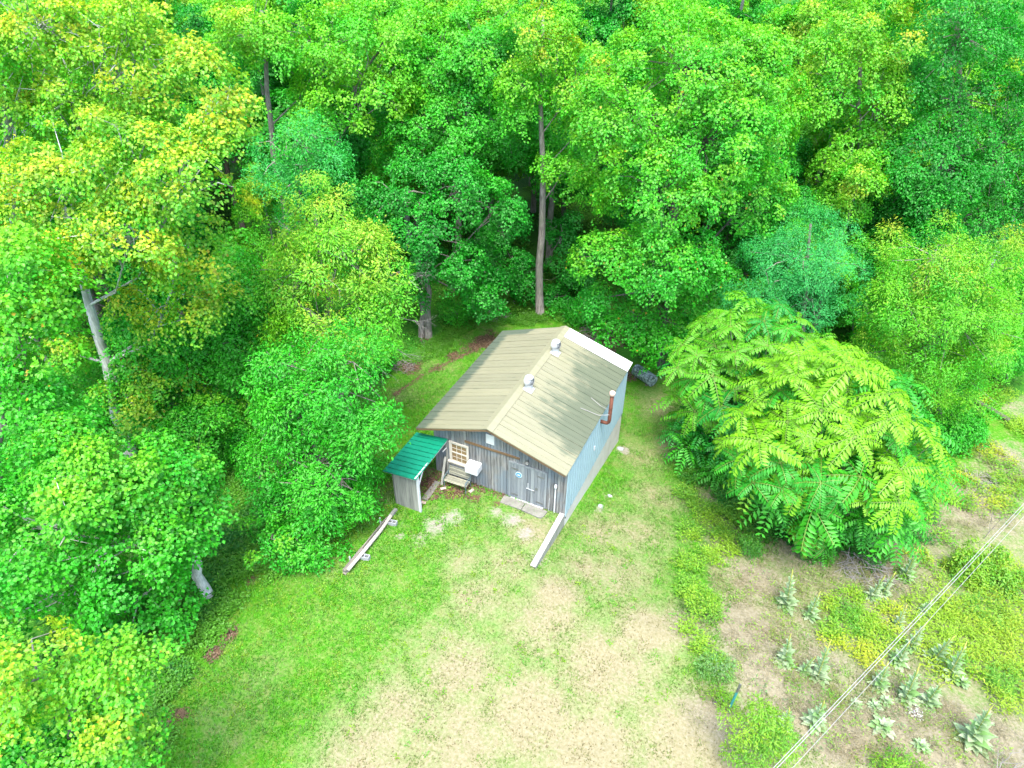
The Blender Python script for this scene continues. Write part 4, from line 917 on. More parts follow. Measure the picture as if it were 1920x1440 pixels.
# ================================================================== sumac trees: big compound fronds, each a part
LIME_F, MID_F, DEEP_F = np.array([.155, .40, .010]), np.array([.040, .31, .012]), np.array([.016, .24, .02])
def frond_mesh(seed, cbase, L, lift):
    g = np.random.default_rng(seed)
    V, T, C = fronds_np(g, np.zeros((1, 3)), np.array([[math.cos(lift), 0, math.sin(lift)]]), np.array([L]), 10, .22, cbase[None, :])
    # rachis
    n = len(V); d = np.array([math.cos(lift), 0, math.sin(lift)]); r = []
    for k in range(7):
        t = k / 6; q = d * L * t + np.array([0, 0, -.42 * L * t * t]); r += [q + [0, .012, 0], q - [0, .012, 0]]
    V = np.concatenate([V, r]); C = np.concatenate([C, np.tile(np.array([[.16, .26, .04]]), (14, 1))])
    T = np.concatenate([T, np.array([[n + 2 * k + a, n + 2 * k + b, n + 2 * k + c] for k in range(6) for a, b, c in ((0, 1, 3), (0, 3, 2))])])
    return np_mesh('frond', V, T, LEAF, C)
def sumac(label, bpx, items, toppx, seed, L, n_parts, spacing, pals):
    b = at(*bpx); root = tag(empty('sumac_tree', b), label, 'tree', None)
    g = np.random.default_rng(seed); lobes = lob(b, items, .9)
    cen, axs = [], []
    for li, (c, r) in enumerate(lobes):
        r = np.array(r)
        for _ in range(900):
            u = unit(g.normal(0, 1, (1, 3)))[0]
            if u[2] < -.35: continue
            q = c + u * r * g.uniform(.62, 1.12) - b
            if q[2] < .5: continue
            if any(lj != li and np.sum(((q + b - c2) / np.array(r2)) ** 2) < .6 for lj, (c2, r2) in enumerate(lobes)): continue
            if cen and np.min(np.sum((np.array(cen) - q) ** 2, 1)) < spacing ** 2: continue
            cen.append(q); a = u / r; a = a / np.linalg.norm(a); a = a * .55 + np.array([0, 0, .85]) + g.normal(0, .1, 3); axs.append(a / np.linalg.norm(a))
    cen, axs = np.array(cen), np.array(axs)
    toc = CAM - b; toc = toc / np.linalg.norm(toc)
    order = np.argsort(-(cen @ toc)); cen, axs = cen[order], axs[order]
    M = [frond_mesh(seed * 10 + k, pals[k % 3 if len(pals) == 3 else k % 2], L * (0.92 + .08 * (k // 3)), (.55, .3, .05)[k // 3]) for k in range(9)]
    n = 0; RP, RD, RL, RC = [], [], [], []
    for c, a in zip(cen, axs):
        X = Vector(a).orthogonal().normalized(); X = Matrix.Rotation(g.uniform(0, 6.28), 3, Vector(a)) @ X
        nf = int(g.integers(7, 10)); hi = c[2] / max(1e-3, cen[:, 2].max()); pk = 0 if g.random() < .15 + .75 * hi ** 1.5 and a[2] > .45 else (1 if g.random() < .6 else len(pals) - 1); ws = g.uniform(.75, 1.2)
        for k in range(nf):
            D = Matrix.Rotation(2 * math.pi * k / nf + g.normal(0, .18), 3, Vector(a)) @ X
            Z = Vector(a); Y = Z.cross(D)
            s = g.uniform(.72, 1.12) * ws
            if n < n_parts:
                me = M[int(g.integers(0, 3)) * 3 + pk]
                o = link('frond', me, root)
                o.matrix_local = Matrix(((D.x * s, Y.x * s, Z.x * s, c[0]), (D.y * s, Y.y * s, Z.y * s, c[1]), (D.z * s, Y.z * s, Z.z * s, c[2]), (0, 0, 0, 1)))
                n += 1
            else:
                lf = g.choice([.55, .3, .05]); d = D * math.cos(lf) + Z * math.sin(lf)
                RP.append(c); RD.append(tuple(d)); RL.append(L * s); RC.append(pals[pk])
    # inner shaded fronds fill the crown
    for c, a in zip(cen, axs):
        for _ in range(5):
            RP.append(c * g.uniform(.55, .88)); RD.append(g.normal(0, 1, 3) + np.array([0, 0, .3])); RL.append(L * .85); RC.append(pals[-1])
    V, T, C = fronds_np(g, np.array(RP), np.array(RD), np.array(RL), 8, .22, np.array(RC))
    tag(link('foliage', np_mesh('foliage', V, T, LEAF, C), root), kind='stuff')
    mb = MB(); top = vplane(*toppx, b, 0) - b
    for k in range(4):
        p0 = np.array([g.normal(0, .25), g.normal(0, .25), -.2]); mb.tube([p0, top * .35 + g.normal(0, .3, 3), top * .62 + g.normal(0, .5, 3)], [.09, .065, .04], 7)
    for c in cen: mb.tube([top * g.uniform(.2, .55), c * .6 + np.array([0, 0, -.2]), c], [.035, .025, .014], 5, False)
    mb.build('trunk', BARK, root, smooth=True); return root
sumac('broad bright sumac in front, its big lime fronds laid out like stars', (1545, 990),
      [(1560, 760, 120, 80, 0), (1490, 840, 110, 80, 1.2), (1630, 800, 95, 85, .3), (1680, 880, 70, 65, .5), (1600, 880, 110, 80, 1.6), (1480, 900, 70, 60, 1.6), (1640, 950, 70, 50, 1.2), (1560, 940, 60, 45, 2)], (1560, 760), 41, 1.22, 300, .98, [LIME_F, MID_F, DEEP_F * .5 + MID_F * .5])
sumac('darker sumac left of the bright one, facing the shed wall across the grass', (1400, 850),
      [(1420, 640, 90, 60, 0), (1340, 690, 75, 60, .3), (1500, 690, 80, 50, 0), (1390, 740, 90, 70, 1.0), (1330, 800, 60, 70, 1.0), (1360, 870, 70, 60, 1.2), (1300, 745, 40, 40, .3)], (1420, 640), 42, 1.05, 300, .88, [LIME_F * .5 + MID_F * .5, MID_F, DEEP_F])
sumac('small sumac shoot with pale tips low in front of the broad one', (1525, 1030), [(1525, 1000, 35, 25, 0), (1540, 1015, 25, 20, .3)], (1525, 1000), 43, .5, 60, .45, [LIME_F, MID_F])

# ================================================================== weeds, undergrowth, grass, litter
def plants_np(seed, P, H, K, leaf, pal, spread=.14, lean=.15):
    """upright weeds: K leaves spiralling up each stem"""
    g = np.random.default_rng(seed); n = len(P); idx = np.repeat(np.arange(n), K); m = n * K
    t = np.tile((np.arange(K) + .5) / K, n) ** .8; az = g.uniform(0, 6.28, n)[idx] + np.tile(np.arange(K) * 2.4, n) + g.normal(0, .2, m)
    ln = g.normal(0, lean, (n, 2)); h = H * g.uniform(.6, 1.25, n)
    pos = P[idx] + np.stack([ln[idx, 0] * t * h[idx], ln[idx, 1] * t * h[idx], t * h[idx]], 1)
    rad = np.stack([np.cos(az), np.sin(az), np.zeros(m)], 1)
    pos = pos + rad * (spread * g.random(m))[:, None]
    D = rad + np.array([0, 0, 1]) * g.uniform(-.15, .7, m)[:, None]
    N = np.array([0, 0, 1.0]) - rad * .3 + g.normal(0, .3, (m, 3))
    sz = g.uniform(.7, 1.3, m) * (1.15 - .5 * t)
    V, T = leaves(pos, D, N, leaf[0] * sz, leaf[1] * sz)
    f = fbm(P[:, :2] * .55, seed, 2); f = np.clip((f - f.mean()) / (f.std() + 1e-6) * .3 + .5 + g.normal(0, .18, n), 0, 1)[:, None]
    base = np.where(f < .5, pal[0] * (1 - 2 * f) + pal[1] * 2 * f, pal[1] * (2 - 2 * f) + pal[2] * (2 * f - 1))
    c = base[idx] * np.exp(g.normal(0, .15, (m, 1)))
    return V, T, np.repeat(np.clip(c, .003, .9), 4, 0)
def scatter(seed, items, per):
    """items: photo x, y, radius m -> points on the ground"""
    g = np.random.default_rng(seed); out = []
    for x, y, r in items:
        c = at(x, y); n = int(per * r * r * math.pi)
        a = g.uniform(0, 6.28, n); q = r * np.sqrt(g.random(n)) * (1 + .25 * np.sin(a * 3 + x) + .15 * np.sin(a * 7 + y))
        out.append(np.stack([c[0] + q * np.cos(a), c[1] + q * np.sin(a)], 1))
    p = np.concatenate(out); k = ~((p[:, 0] > -7.3) & (p[:, 0] < .15) & (p[:, 1] > -.1) & (p[:, 1] < 8)); p = p[k]
    return np.column_stack([p, terrain(p[:, 0], p[:, 1])])
def stuff(name, label, cat, V, T, C): return tag(link(name, np_mesh(name, V, T, LEAF, C)), label, cat, None, 'stuff')
W_LIME, W_MID, W_DEEP, W_YEL, W_GREY = [np.array(c) for c in ((.21, .38, .02), (.09, .29, .02), (.022, .18, .02), (.33, .40, .02), (.14, .25, .10))]
def weeds(name, label, seed, items, per, H, K, leaf, pal, **k):
    V, T, C = plants_np(seed, scatter(seed, items, per), H, K, leaf, pal, **k); return stuff(name, label, 'weeds', V, T, C)
weeds('weeds', 'yellow-green strip of leafy weeds along the right edge of the lawn', 51,
      [(1285, 930, .55), (1320, 960, .8), (1290, 1000, .55), (1350, 1000, .8), (1290, 1060, .55), (1330, 1045, .6), (1290, 1105, .6), (1310, 1140, .5), (1290, 1180, .4), (1315, 1215, .45), (1340, 1250, .5), (1380, 970, .8), (1400, 1020, .5), (1370, 1035, .4), (1360, 1315, .35)], 60, .42, 9, (.15, .05), (W_LIME, W_MID, W_LIME))
weeds('weeds', 'dense yellow goldenrod field beyond the overhead cables', 52,
      [(1790, 1190, 1.7), (1840, 1130, 1.6), (1890, 1090, 1.5), (1860, 1230, 1.7), (1910, 1190, 1.6), (1760, 1250, .8), (1800, 1075, .9), (1920, 1290, 1.2), (1760, 1140, .8), (1880, 1320, .6), (1730, 1210, .5)], 27, .55, 11, (.17, .045), (W_LIME, W_YEL * .5 + W_LIME * .5, W_MID), lean=.3)
weeds('weeds', 'low yellow and brown tinged weed patch among the mulleins', 53, [(1590, 1160, 1.0), (1640, 1190, .9), (1560, 1195, .6), (1620, 1230, .6), (1670, 1150, .5), (1600, 1120, .5)], 60, .38, 9, (.13, .05), (W_YEL, W_LIME, W_MID))
weeds('undergrowth', 'dark green low growth in the shade under the sumacs', 54, [(1440, 985, 1.2), (1520, 1020, 1.2), (1600, 1020, 1.3), (1680, 990, 1.2), (1370, 940, .9), (1720, 950, 1.0), (1560, 980, 1.4), (1310, 900, .7), (1460, 940, 1.4), (1640, 1040, .6)], 55, .45, 9, (.19, .06), (W_DEEP, W_MID, W_DEEP))
weeds('weeds', 'scattered yellow-green weeds at the right side above the cables', 55, [(1850, 850, 1.1), (1900, 910, 1.3), (1800, 900, 1.0), (1880, 950, .9), (1760, 930, .8), (1860, 740, 1.2), (1910, 800, 1.0), (1800, 800, .9), (1820, 950, .7), (1770, 1010, .5), (1720, 1050, .6), (1690, 1080, .45)], 36, .4, 8, (.17, .055), (W_LIME, W_MID, W_YEL))
weeds('weeds', 'sparse small weeds on the bare pale soil', 56, [(1440, 1120, 1.6), (1420, 1220, 1.6), (1500, 1300, 1.8), (1560, 1330, 1.6), (1620, 1380, 1.8), (1730, 1370, 1.6), (1820, 1400, 1.6), (1540, 1110, 1.2), (1660, 1080, 1.3), (1680, 1290, 1.5), (1480, 1210, 1.2)], 5, .2, 7, (.12, .04), (W_MID, W_LIME, W_GREY))
weeds('undergrowth', 'dark leafy undergrowth along the left forest border', 57, [(440, 1060, 1.1), (480, 1010, 1.2), (520, 1060, .8), (450, 960, 1.2), (420, 1140, .7), (360, 1190, .9), (300, 1290, .9), (340, 1260, .5), (260, 1370, 1.0), (400, 1010, 1.2), (470, 900, 1.3), (300, 1400, .6), (410, 1180, .5), (500, 940, 1.2)], 60, .35, 8, (.14, .07), (W_DEEP, W_MID, W_MID))
weeds('undergrowth', 'bright green ground cover behind the far end of the roof', 58, [(950, 590, 1.5), (900, 590, 1.3), (1000, 595, 1.2), (860, 615, 1.1), (820, 650, 1.0), (780, 670, .8), (1060, 585, 1.4), (990, 560, 1.5), (900, 550, 1.6), (750, 650, 1.2), (1140, 600, 1.0)], 60, .16, 7, (.13, .08), (W_MID * .8, W_MID, np.array([.05, .30, .02])))
STRAW, PALE, OLIVE = [np.array(c) for c in ((.23, .20, .11), (.30, .28, .20), (.16, .20, .04))]
weeds('dry_grass', 'straw coloured dead stalks and grass tufts over the bare ground', 59, [(1440, 1120, 1.5), (1420, 1220, 1.5), (1500, 1300, 1.8), (1560, 1340, 1.7), (1620, 1380, 1.8), (1730, 1370, 1.7), (1820, 1400, 1.8), (1540, 1100, 1.3), (1660, 1080, 1.5), (1680, 1290, 1.5), (1480, 1200, 1.3), (1830, 960, 1.6), (1760, 990, 1.5), (1880, 880, 1.6), (1340, 1340, 1.0), (1370, 1110, .9), (1890, 1400, 1.5)], 14, .28, 9, (.20, .016), (STRAW, PALE, OLIVE), spread=.1, lean=.35)
# forest floor seedlings
g = np.random.default_rng(60); n = 24000
q = np.column_stack([g.uniform(-45, 32, n), g.uniform(-18, 42, n)]); dist = masks(q[:, 0], q[:, 1])[1]
k = (dist > .7) & (fbm(q * .35, 33) > .40) & ~((q[:, 0] > -7.6) & (q[:, 0] < .6) & (q[:, 1] > -3) & (q[:, 1] < 8.5)); q = q[k]
V, T, C = plants_np(61, np.column_stack([q, terrain(q[:, 0], q[:, 1])]), .55, 8, (.24, .14), (W_DEEP, W_MID * .7, W_MID), spread=.3)
stuff('undergrowth', 'leafy seedlings carpeting the shaded forest floor', 'undergrowth', V, T, C)
# grass blades over the lawn, in the ground's own colours
g = np.random.default_rng(62); n = 230000
q = np.column_stack([g.uniform(-15, 15, n), g.uniform(-17, 13, n)]); mk, dist = masks(q[:, 0], q[:, 1])
inside = (q[:, 0] > -6.6) & (q[:, 0] < 0.1) & (q[:, 1] > -.05) & (q[:, 1] < 8.0); shed_in = (q[:, 0] > -7.15) & (q[:, 0] < -5.75) & (q[:, 1] > -2.7) & (q[:, 1] <= 0)
tuft = fbm(q * 2.2, 44, 2)
k = ~inside & ~shed_in & (dist < .6) & (mk['gravel'] < .55) & (mk['litter'] < .6) & (mk['dirt'] < .75) & (g.random(n) < np.clip(1.15 - mk['dry'] * .9 + (tuft - .5) * 1.5, .12, 1))
q = q[k]; m = len(q); dry = np.clip(mk['dry'][k] * 1.25 + (tuft[k] - .5) * -1.3 - .1, 0, 1)[:, None]
P = np.column_stack([q, terrain(q[:, 0], q[:, 1]) - .01]); a = g.uniform(0, 6.28, m); h = g.uniform(.05, .12, m) * (1.15 - .4 * dry[:, 0])
D = np.stack([np.cos(a) * .8, np.sin(a) * .8, np.ones(m)], 1) * h[:, None]; S = np.stack([-np.sin(a), np.cos(a), np.zeros(m)], 1) * .022
V = np.stack([P - S, P + S, P + D], 1).reshape(-1, 3); T = np.arange(m * 3).reshape(-1, 3)
gr = np.array([.035, .235, .008]) * (1 - tuft[k][:, None]) + np.array([.09, .29, .010]) * tuft[k][:, None]
C = (gr * (1 - dry) + np.array([.205, .18, .095]) * dry) * np.exp(g.normal(0, .2, (m, 1)))
stuff('grass', 'short lawn grass, green to straw coloured, around the shed', 'grass', V, T, np.repeat(C, 3, 0))
qa = np.column_stack([g.uniform(-10, 8, 5200), g.uniform(-16, 3, 5200)]); ma, da = masks(qa[:, 0], qa[:, 1])
ka = (da < -.3) & (fbm(qa * .9, 71, 3) > .47) & ~((qa[:, 0] > -7.3) & (qa[:, 0] < .3) & (qa[:, 1] > -.6)) & (ma['dirt'] < .8) & (g.random(5200) > ma['dry'] * 1.1); qa = qa[ka]
V, T, C = plants_np(72, np.column_stack([qa, terrain(qa[:, 0], qa[:, 1])]), .07, 7, (.10, .05), (W_MID * .8, W_LIME * .8, W_MID), spread=.06)
stuff('lawn_weeds', 'low broad leaved weeds dotted through the worn lawn', 'weeds', V, T, C)
# fallen leaves
def litter(seed, items, per, lab):
    P = scatter(seed, items, per); g = np.random.default_rng(seed); m = len(P); P[:, 2] += g.uniform(.004, .04, m)
    V, T = leaves(P, np.column_stack([g.normal(0, 1, (m, 2)), g.normal(0, .15, m)]), np.column_stack([g.normal(0, .3, (m, 2)), np.ones(m)]), g.uniform(.07, .14, m), g.uniform(.05, .1, m), .3)
    f = g.random((m, 1)); C = np.array([.08, .05, .032]) * (1 - f) + np.array([.25, .17, .11]) * f
    stuff('fallen_leaves', lab, 'leaves', V, T, np.repeat(C, 4, 0))
def scat_inside(seed, rects, per, lab):
    g = np.random.default_rng(seed); out = []
    for x0, x1, y0, y1 in rects:
        n = int(per * (x1 - x0) * (y1 - y0)); out.append(np.column_stack([g.uniform(x0, x1, n), g.uniform(y0, y1, n), np.zeros(n) + g.uniform(.005, .05, n)]))
    P = np.concatenate(out); m = len(P)
    V, T = leaves(P, np.column_stack([g.normal(0, 1, (m, 2)), g.normal(0, .15, m)]), np.column_stack([g.normal(0, .3, (m, 2)), np.ones(m)]), g.uniform(.07, .13, m), g.uniform(.05, .09, m), .3)
    f = g.random((m, 1)); C = np.array([.075, .042, .030]) * (1 - f) + np.array([.23, .14, .095]) * f
    stuff('fallen_leaves', lab, 'leaves', V, T, np.repeat(C, 4, 0))
litter(63, [(920, 640, 1.1), (880, 655, .7), (850, 668, .5), (820, 690, .45), (770, 690, .8), (1130, 645, 1.2), (1170, 705, .7), (1240, 655, 1.0), (960, 548, 1.3), (400, 1225, .35), (430, 1190, .35), (310, 1360, .4), (800, 640, .5)], 190, 'brown dry leaf litter in heaps behind and beside the shed')
scat_inside(64, [(-7.0, -5.95, -2.4, -.05), (-5.9, -4.3, -1.05, -.05), (-4.3, -2.9, -.42, -.03), (-6.0, -5.5, -1.8, -.9)], 260, 'reddish dry leaves lying in the lean-to and under the bench')

# ================================================================== mulleins, every leaf a part
MULL = plain('mullein_spike', (.34, .36, .08), .8)
def mleaf(c):
    n = 7; V, C = [], []
    for i in range(n):
        t = i / (n - 1); w = .25 * math.sin(math.pi * min(1, .06 + .94 * t) ** .85) * (1 - .15 * t); z = .10 * math.sin(t * 2.6) - .12 * t * t
        for s in (-1, 0, 1): V.append((t, s * w, z + (.05 if s else 0)))
        C += [c * (.9 + .2 * t)] * 3
    T = []
    for i in range(n - 1):
        for s in range(2): a = 3 * i + s; T += [(a, a + 3, a + 4), (a, a + 4, a + 1)]
    return np_mesh('leaf', V, T, LEAF, np.array(C))
MLEAF = [mleaf(np.array([.27, .40, .22])), mleaf(np.array([.36, .46, .30])), mleaf(np.array([.21, .38, .14]))]
def mullein(px_, py_, top, size, label):
    b = at(px_, py_); root = tag(empty('mullein_plant', b, None, rnd.uniform(0, 6)), label, 'plant', 'mulleins on the bare ground')
    h = (vplane(*top, b)[2] - b[2]) if top else 0
    root.rotation_euler.x = rnd.uniform(-.13, .13); root.rotation_euler.y = rnd.uniform(-.13, .13); k = 0
    for ring, (cnt, ln, el) in enumerate(((10, .42, .15), (8, .36, .5))):
        for i in range(cnt):
            o = link('leaf', MLEAF[rnd.randrange(3)], root, (0, 0, .04 + .05 * ring)); s = ln * size * rnd.uniform(.8, 1.15)
            o.rotation_euler = (rnd.uniform(-.2, .2), -el + rnd.uniform(-.15, .15), 2 * math.pi * i / cnt + ring * .4 + rnd.uniform(-.2, .2)); o.scale = (s, s, s)
    if h > 0:
        h = min(h, 2.2)
        cnt = int(10 + h * 9)
        for i in range(cnt):
            t = (i + .5) / cnt; o = link('leaf', MLEAF[rnd.randrange(3)], root, (0, 0, .12 + t * h * .74)); s = size * (.42 - .30 * t) * rnd.uniform(.85, 1.15)
            o.rotation_euler = (0, -(.55 + .35 * t), i * 2.4 + rnd.uniform(-.2, .2)); o.scale = (s, s, s)
        MB().tube([(0, 0, 0), (0, 0, h * .8)], [.022, .014], 6).build('stalk', MULL, root)
        MB().tube([(0, 0, h * .74), (.0, .01, h * .9), (.02, .02, h)], [.022, .028, .010], 7).build('flower_spike', MULL, root)
    else:
        for i in range(5):
            o = link('leaf', MLEAF[1], root, (0, 0, .14)); s = .26 * size; o.rotation_euler = (0, -.9, i * 1.26); o.scale = (s, s, s)
    return root
def zc(x, y): return (1250 + x * .41, 850 + y * .41)
for (b, t, s, lab) in [((548, 700), (607, 505), 1.25, 'large mullein with a tall pale spike standing alone left of the weed patch'),
        ((652, 750), (690, 625), .95, 'mullein just right of and below the large lone one'),
        ((540, 960), (575, 830), 1.1, 'mullein on bare soil below the large lone one, leftmost of a row of three'),
        ((622, 1000), (640, 905), .75, 'small mullein in the middle of a row of three on bare soil'),
        ((688, 1030), (716, 880), 1.1, 'mullein at the right end of a row of three on bare soil'),
        ((672, 1240), (735, 1110), 1.15, 'mullein crossed by the cables near the bottom bush'),
        ((985, 1255), None, 1.15, 'flat mullein rosette without a stalk, below the cables'),
        ((950, 1165), None, .7, 'small flat mullein rosette touching the bare soil beneath the cable crossing'),
        ((862, 1155), None, .65, 'tiny grey rosette between the cable and the bottom bush'),
        ((1160, 1345), None, .8, 'flat pale rosette near the bottom edge'),
        ((1090, 1130), (1120, 985), 1.2, 'broad mullein right of the cables, left of a touching pair'),
        ((1185, 1145), (1210, 1040), 1.1, 'broad mullein right of the cables, right of a touching pair'),
        ((972, 1070), (1000, 960), 1.0, 'mullein right under the cables above the touching pair'),
        ((1055, 960), (1075, 850), 1.0, 'mullein directly beneath the cable pair beside the weed patch'),
        ((1215, 950), (1275, 830), 1.1, 'mullein at the near edge of the goldenrod, upper of two'),
        ((1290, 1020), (1345, 885), 1.15, 'mullein at the near edge of the goldenrod, lower of two, with a long spike'),
        ((1345, 1055), None, .9, 'mullein rosette tucked under the goldenrod edge'),
        ((1110, 890), (1150, 770), .9, 'mullein half hidden by the cables at the middle of their run'),
        ((1390, 1320), (1470, 1150), 1.6, 'biggest mullein clump, near the lower right corner'),
        ((935, 660), (962, 545), .9, 'slender mullein with a long thin spike, left of a pair above the weed patch'),
        ((985, 640), (1022, 535), .85, 'slender mullein, right of a pair above the weed patch'),
        ((1088, 570), (1125, 435), 1.05, 'mullein next to the dead brush pile on its right'),
        ((942, 455), (988, 340), 1.0, 'mullein in the green shade under the sumac'),
        ((535, 1250), (540, 1170), .9, 'bluish mullein rising out of the bottom bush'),
        ((1165, 730), (1185, 660), .8, 'mullein at the upper edge of the goldenrod by the cables'),
        ((1050, 790), (1062, 700), .7, 'small mullein behind the weed patch near the cables'),
        ((1000, 1140), None, .7, 'grey rosette left of the touching mullein pair')]:
    mullein(*zc(*b), zc(*t) if t else None, s, lab)

# ================================================================== shrubs and saplings
def shrub(label, bpx, items, seed, leaf, pal, gold=.3, name='shrub', rc=.35, dens=150, cat='shrub', flat=.5):
    b = at(*bpx); return tree(name, label, b, lob(b, items), vplane(items[0][0], items[0][1], b), .03, seed, cat=cat, rc=rc, dens=dens, leaf=leaf, pal=pal, gold=gold, flat=flat, tw=.1)
WP = (W_MID, W_LIME, W_LIME)
shrub('leafy lime bush at the bottom edge right of the teal post', (1430, 1420), [(1440, 1370, 45, 35, 0), (1405, 1350, 30, 30, .1), (1470, 1400, 35, 30, .1), (1400, 1400, 35, 30, .2), (1430, 1330, 25, 20, 0)], 91, (.17, .05), WP, .35)
shrub('rounded green bush above the teal post', (1338, 1268), [(1342, 1248, 28, 20, 0), (1322, 1235, 20, 16, 0), (1355, 1240, 20, 16, 0)], 92, (.15, .045), (W_MID, W_GREY, W_LIME), .2)
shrub('small bush in the middle of the lawn edge strip', (1315, 1150), [(1312, 1120, 30, 22, 0), (1330, 1130, 20, 16, 0)], 93, (.15, .05), WP, .2)
shrub('dark green bush in the upper part of the edge strip', (1410, 1035), [(1410, 1018, 22, 18, 0), (1400, 1010, 14, 12, 0)], 94, (.16, .05), (W_DEEP, W_MID, W_LIME), .1)
shrub('bush behind the goldenrod at the right border with rounded leaves', (1850, 1080), [(1850, 1060, 45, 25, 0), (1880, 1075, 35, 25, .2), (1820, 1055, 25, 20, 0)], 95, (.17, .11), (W_MID, W_LIME, W_LIME), .2)
shrub('bushy plant beside the post foot', (1352, 1322), [(1352, 1306, 16, 13, 0)], 96, (.12, .045), WP, .3)
shrub('low bush at the bottom edge below the rosettes', (1690, 1440), [(1690, 1425, 35, 20, 0)], 97, (.15, .05), WP, .2)
shrub('clump of tiny white flowers in the bare soil', (1716, 1340), [(1716, 1334, 12, 9, 0)], 98, (.07, .06), (np.array([.42, .43, .40]), np.array([.46, .46, .45]), np.array([.5, .5, .5])), .2, name='white_flowers', cat='flowers', rc=.2)
shrub('shaded sapling left of the lean-to under the low oak', (690, 900), [(685, 870, 40, 30, 0), (660, 890, 35, 30, 0)], 99, (.16, .09), (G_MID, G_LITE, G_LIME), .2, name='sapling', rc=.5, dens=90, cat='sapling')
for i, (bpx, it, lab) in enumerate([((560, 1045), [(555, 1010, 70, 30, 0), (500, 1000, 60, 30, 0), (610, 1020, 40, 25, 0)], 'low leafy sapling at the front foot of the low oak'),
        ((480, 860), [(480, 800, 60, 50, 0), (440, 840, 50, 40, 0)], 'shaded sapling in the gap left of the low oak'),
        ((370, 900), [(370, 800, 60, 60, 0), (320, 850, 60, 50, .5)], 'dark sapling behind the big lower left maple'),
        ((700, 700), [(700, 670, 50, 30, 0), (660, 690, 40, 30, 0)], 'leafy sapling between oak and twin trunks'),
        ((860, 600), [(850, 575, 35, 20, 0), (880, 580, 25, 18, 0)], 'low sapling right of the twin trunks'),
        ((1100, 600), [(1100, 575, 45, 22, 0), (1060, 580, 30, 18, 0)], 'broad low sapling behind the white roof sheet'),
        ((1300, 690), [(1290, 650, 40, 35, 0), (1330, 640, 40, 40, 0)], 'sapling right of the dark trunk behind the tank'),
        ((1620, 800), [(1620, 740, 60, 40, 0), (1660, 780, 50, 40, 0)], 'sapling between the sumac and the yellow-green tree'),
        ((1740, 820), [(1740, 780, 60, 40, 0), (1800, 790, 50, 30, 0)], 'low growth at the foot of the yellow-green tree'),
        ((1890, 720), [(1890, 640, 60, 50, 0), (1900, 560, 50, 60, 0)], 'slim green sapling at the right side below the dark tree'),
        ((1600, 640), [(1600, 560, 60, 60, 0), (1640, 600, 50, 50, 0), (1590, 490, 50, 50, 0)], 'green understory tree right of the locust'),
        ((1380, 660), [(1380, 590, 60, 50, 0), (1420, 560, 50, 50, 0)], 'dim understory tree left of the locust'),
        ((700, 560), [(690, 480, 50, 60, 0), (690, 400, 45, 60, 0)], 'dim understory tree between dome tree and twin trunks'),
        ((180, 800), [(150, 720, 80, 50, 0), (90, 770, 80, 50, 0)], 'shaded young tree left of the white trunk'),
        ((20, 900), [(40, 860, 80, 60, 0), (110, 840, 60, 50, 0)], 'dark young tree at the left side between two maples')]):
    b = at(*bpx); tree('sapling', lab, b, lob(b, it), vplane(it[0][0], it[0][1], b), .06, 120 + i, cat='sapling', rc=.6, dens=75, leaf=(.2, .13), pal=(G_MID, G_LITE, G_LIME), gold=.35, tw=.2)

# ================================================================== dead wood
def bare(mb, p, d, L, r, depth, g):
    p = np.array(p, float); d = np.array(d, float); d /= np.linalg.norm(d)
    q = p + d * L; m = (p + q) / 2 + g.normal(0, .06 * L, 3); mb.tube([p, m, q], [r, r * .75, r * .45], 4, False)
    if depth:
        for _ in range(int(g.integers(2, 4))):
            t = g.uniform(.45, 1); bare(mb, p + (q - p) * t, d + g.normal(0, .5, 3), L * g.uniform(.45, .7), r * .5, depth - 1, g)
def twigs(name, label, cat, bpx, starts, seed, mat=DEADWOOD, parent=None):
    g = np.random.default_rng(seed); mb = MB(); b = at(*bpx)
    for p, d, L, r, k in starts: bare(mb, np.array(p) - b, d, L, r, k, g)
    if parent is not None:
        for v in range(len(mb.v)): mb.v[v] = tuple(np.array(mb.v[v]) + b - np.array(parent.location))
        return tag(mb.build(name, mat, parent), label, None, None, 'stuff')
    return tag(mb.build(name, mat, None, tuple(b)), label, cat)
oaks = [o for o in col.objects if o.name.startswith('oak_tree') and o.parent is None]
ob = at(640, 790)
twigs('dead_branches', 'bare pale grey twigs at the right edge of the crown', None, (640, 790),
      [(vplane(x, y, ob, o), d, L, .013, 4) for x, y, o, d, L in [(730, 530, 1.8, (.8, .1, .3), 1.5), (735, 590, 2.2, (.9, 0, .0), 1.4), (720, 640, 2.4, (.9, -.1, -.2), 1.2), (640, 480, 2.6, (.5, -.6, .3), 1.2), (560, 440, 1.5, (-.3, -.5, .5), 1.0), (610, 520, 2.7, (.7, -.4, .1), 1.1), (700, 680, 2.2, (.8, -.2, -.3), 1.0)]], 201, parent=oaks[0])
b = at(1885, 1440)
twigs('bare_sapling', 'leafless grey sapling at the bottom right corner', 'sapling', (1850, 1470), [(at(1850, 1470), (.35, .25, 1), 1.3, .03, 4), (at(1850, 1470), (.1, .4, 1), 1.1, .025, 3)], 202)
twigs('bare_sapling', 'thin leafless dark sapling beside the cables at the right', 'sapling', (1845, 1010), [(at(1845, 1010), (.2, .2, 1), 1.0, .02, 4), (at(1855, 1000), (-.2, .3, 1), .9, .018, 3)], 203, BARK)
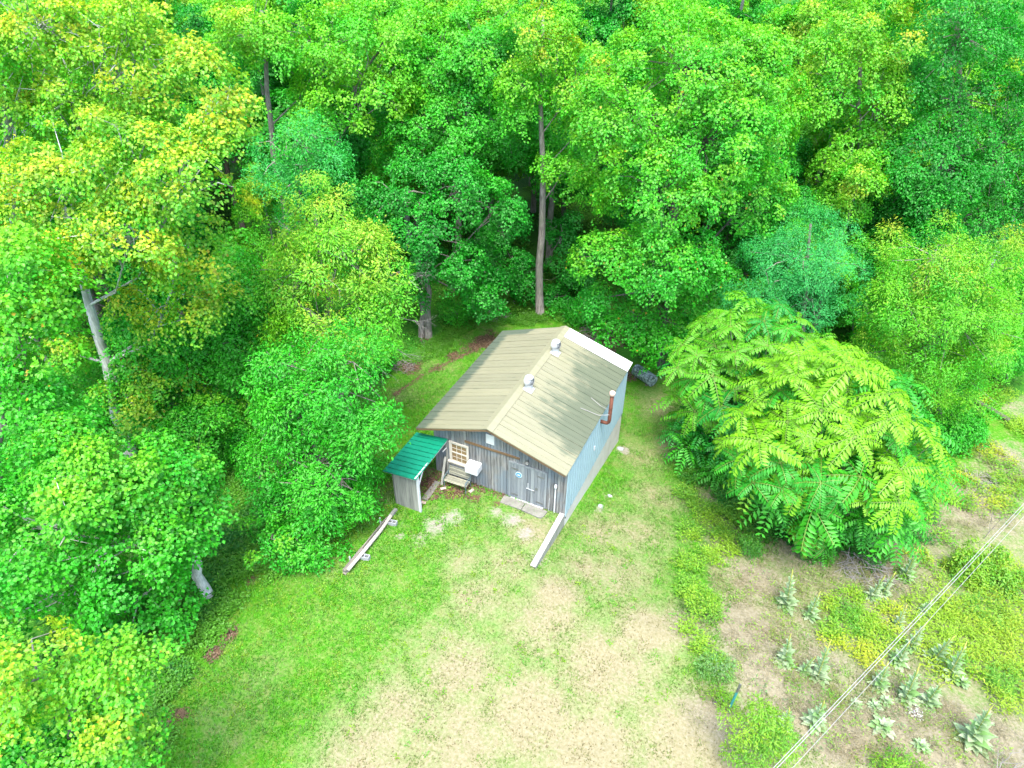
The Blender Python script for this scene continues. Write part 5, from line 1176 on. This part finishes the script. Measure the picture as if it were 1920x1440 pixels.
def brush(label, bpx, r, n, seed, mat):
    g = np.random.default_rng(seed); mb = MB()
    for _ in range(n):
        a, q = g.uniform(0, 6.28), r * math.sqrt(g.random()); p = np.array([q * math.cos(a), q * math.sin(a), g.uniform(.03, .32) * (1 - q / r * .7)]); d = np.array([g.normal(), g.normal(), g.normal(0, .18)]); d /= np.linalg.norm(d); L = g.uniform(.3, 1.0) * r
        mb.tube([p - d * L / 2, p + g.normal(0, .04, 3), p + d * L / 2], [.016, .014, .006], 4, False)
    b = at(*bpx); tag(mb.build('brush_pile', mat, None, tuple(b)), label, 'brush pile', None, 'stuff')
brush('grey pile of dead brush on bare ground below the sumac', (1625, 1080), 1.1, 130, 211, DEADWOOD)
brush('dark heap of cut branches just behind the white roof sheet', (1110, 618), 1.3, 150, 212, BARK)
brush('small heap of sticks left of the leaf litter', (757, 690), .7, 70, 213, BARK)
brush('heap of grey sticks in the clearing behind the roof', (930, 592), .8, 80, 214, DEADWOOD)
brush('pile of dry twigs by the right tree', (1840, 905), .9, 70, 215, DEADWOOD)
p0, p1 = at(1826, 757), at(1890, 792)
lg = MB(); d = p1 - p0; c = p0 - np.array([0, 0, 0]); lg.tube([(0, 0, .18), tuple(d * .5 + np.array([0, 0, .2])), tuple(d + np.array([0, 0, .16]))], [.17, .16, .12], 9)
tag(lg.build('fallen_log', BARK_DARK, None, tuple(p0), smooth=True), 'dark fallen log at the right edge above the weeds', 'log')
# pale stones by the foundation
for x, y, s, lab in ((1163, 842, .16, 'pale flat stone beside the back foundation corner'), (1252, 858, .11, 'pale flat stone out in the grass right of the shed'), (1143, 930, .10, 'small pale stone in the grass along the shed side'), (1126, 950, .13, 'pale oblong stone nearest the timber wall')):
    b = at(x, y); g = np.random.default_rng(int(x)); m = MB(); n = 9; rr = s * g.uniform(.75, 1.2, n)
    ring = [(rr[i] * math.cos(6.283 * i / n) * 1.3, rr[i] * math.sin(6.283 * i / n)) for i in range(n)]
    m.add([(x_, y_, -.03) for x_, y_ in ring] + [(x_ * .85, y_ * .85, .05) for x_, y_ in ring] + [(0, 0, .065)], [(i, (i + 1) % n, (i + 1) % n + n, i + n) for i in range(n)] + [(i + n, (i + 1) % n + n, 2 * n) for i in range(n)])
    o = m.build('stone', CONC if False else BLOCK, None, tuple(b)); tag(o, lab, 'stone')
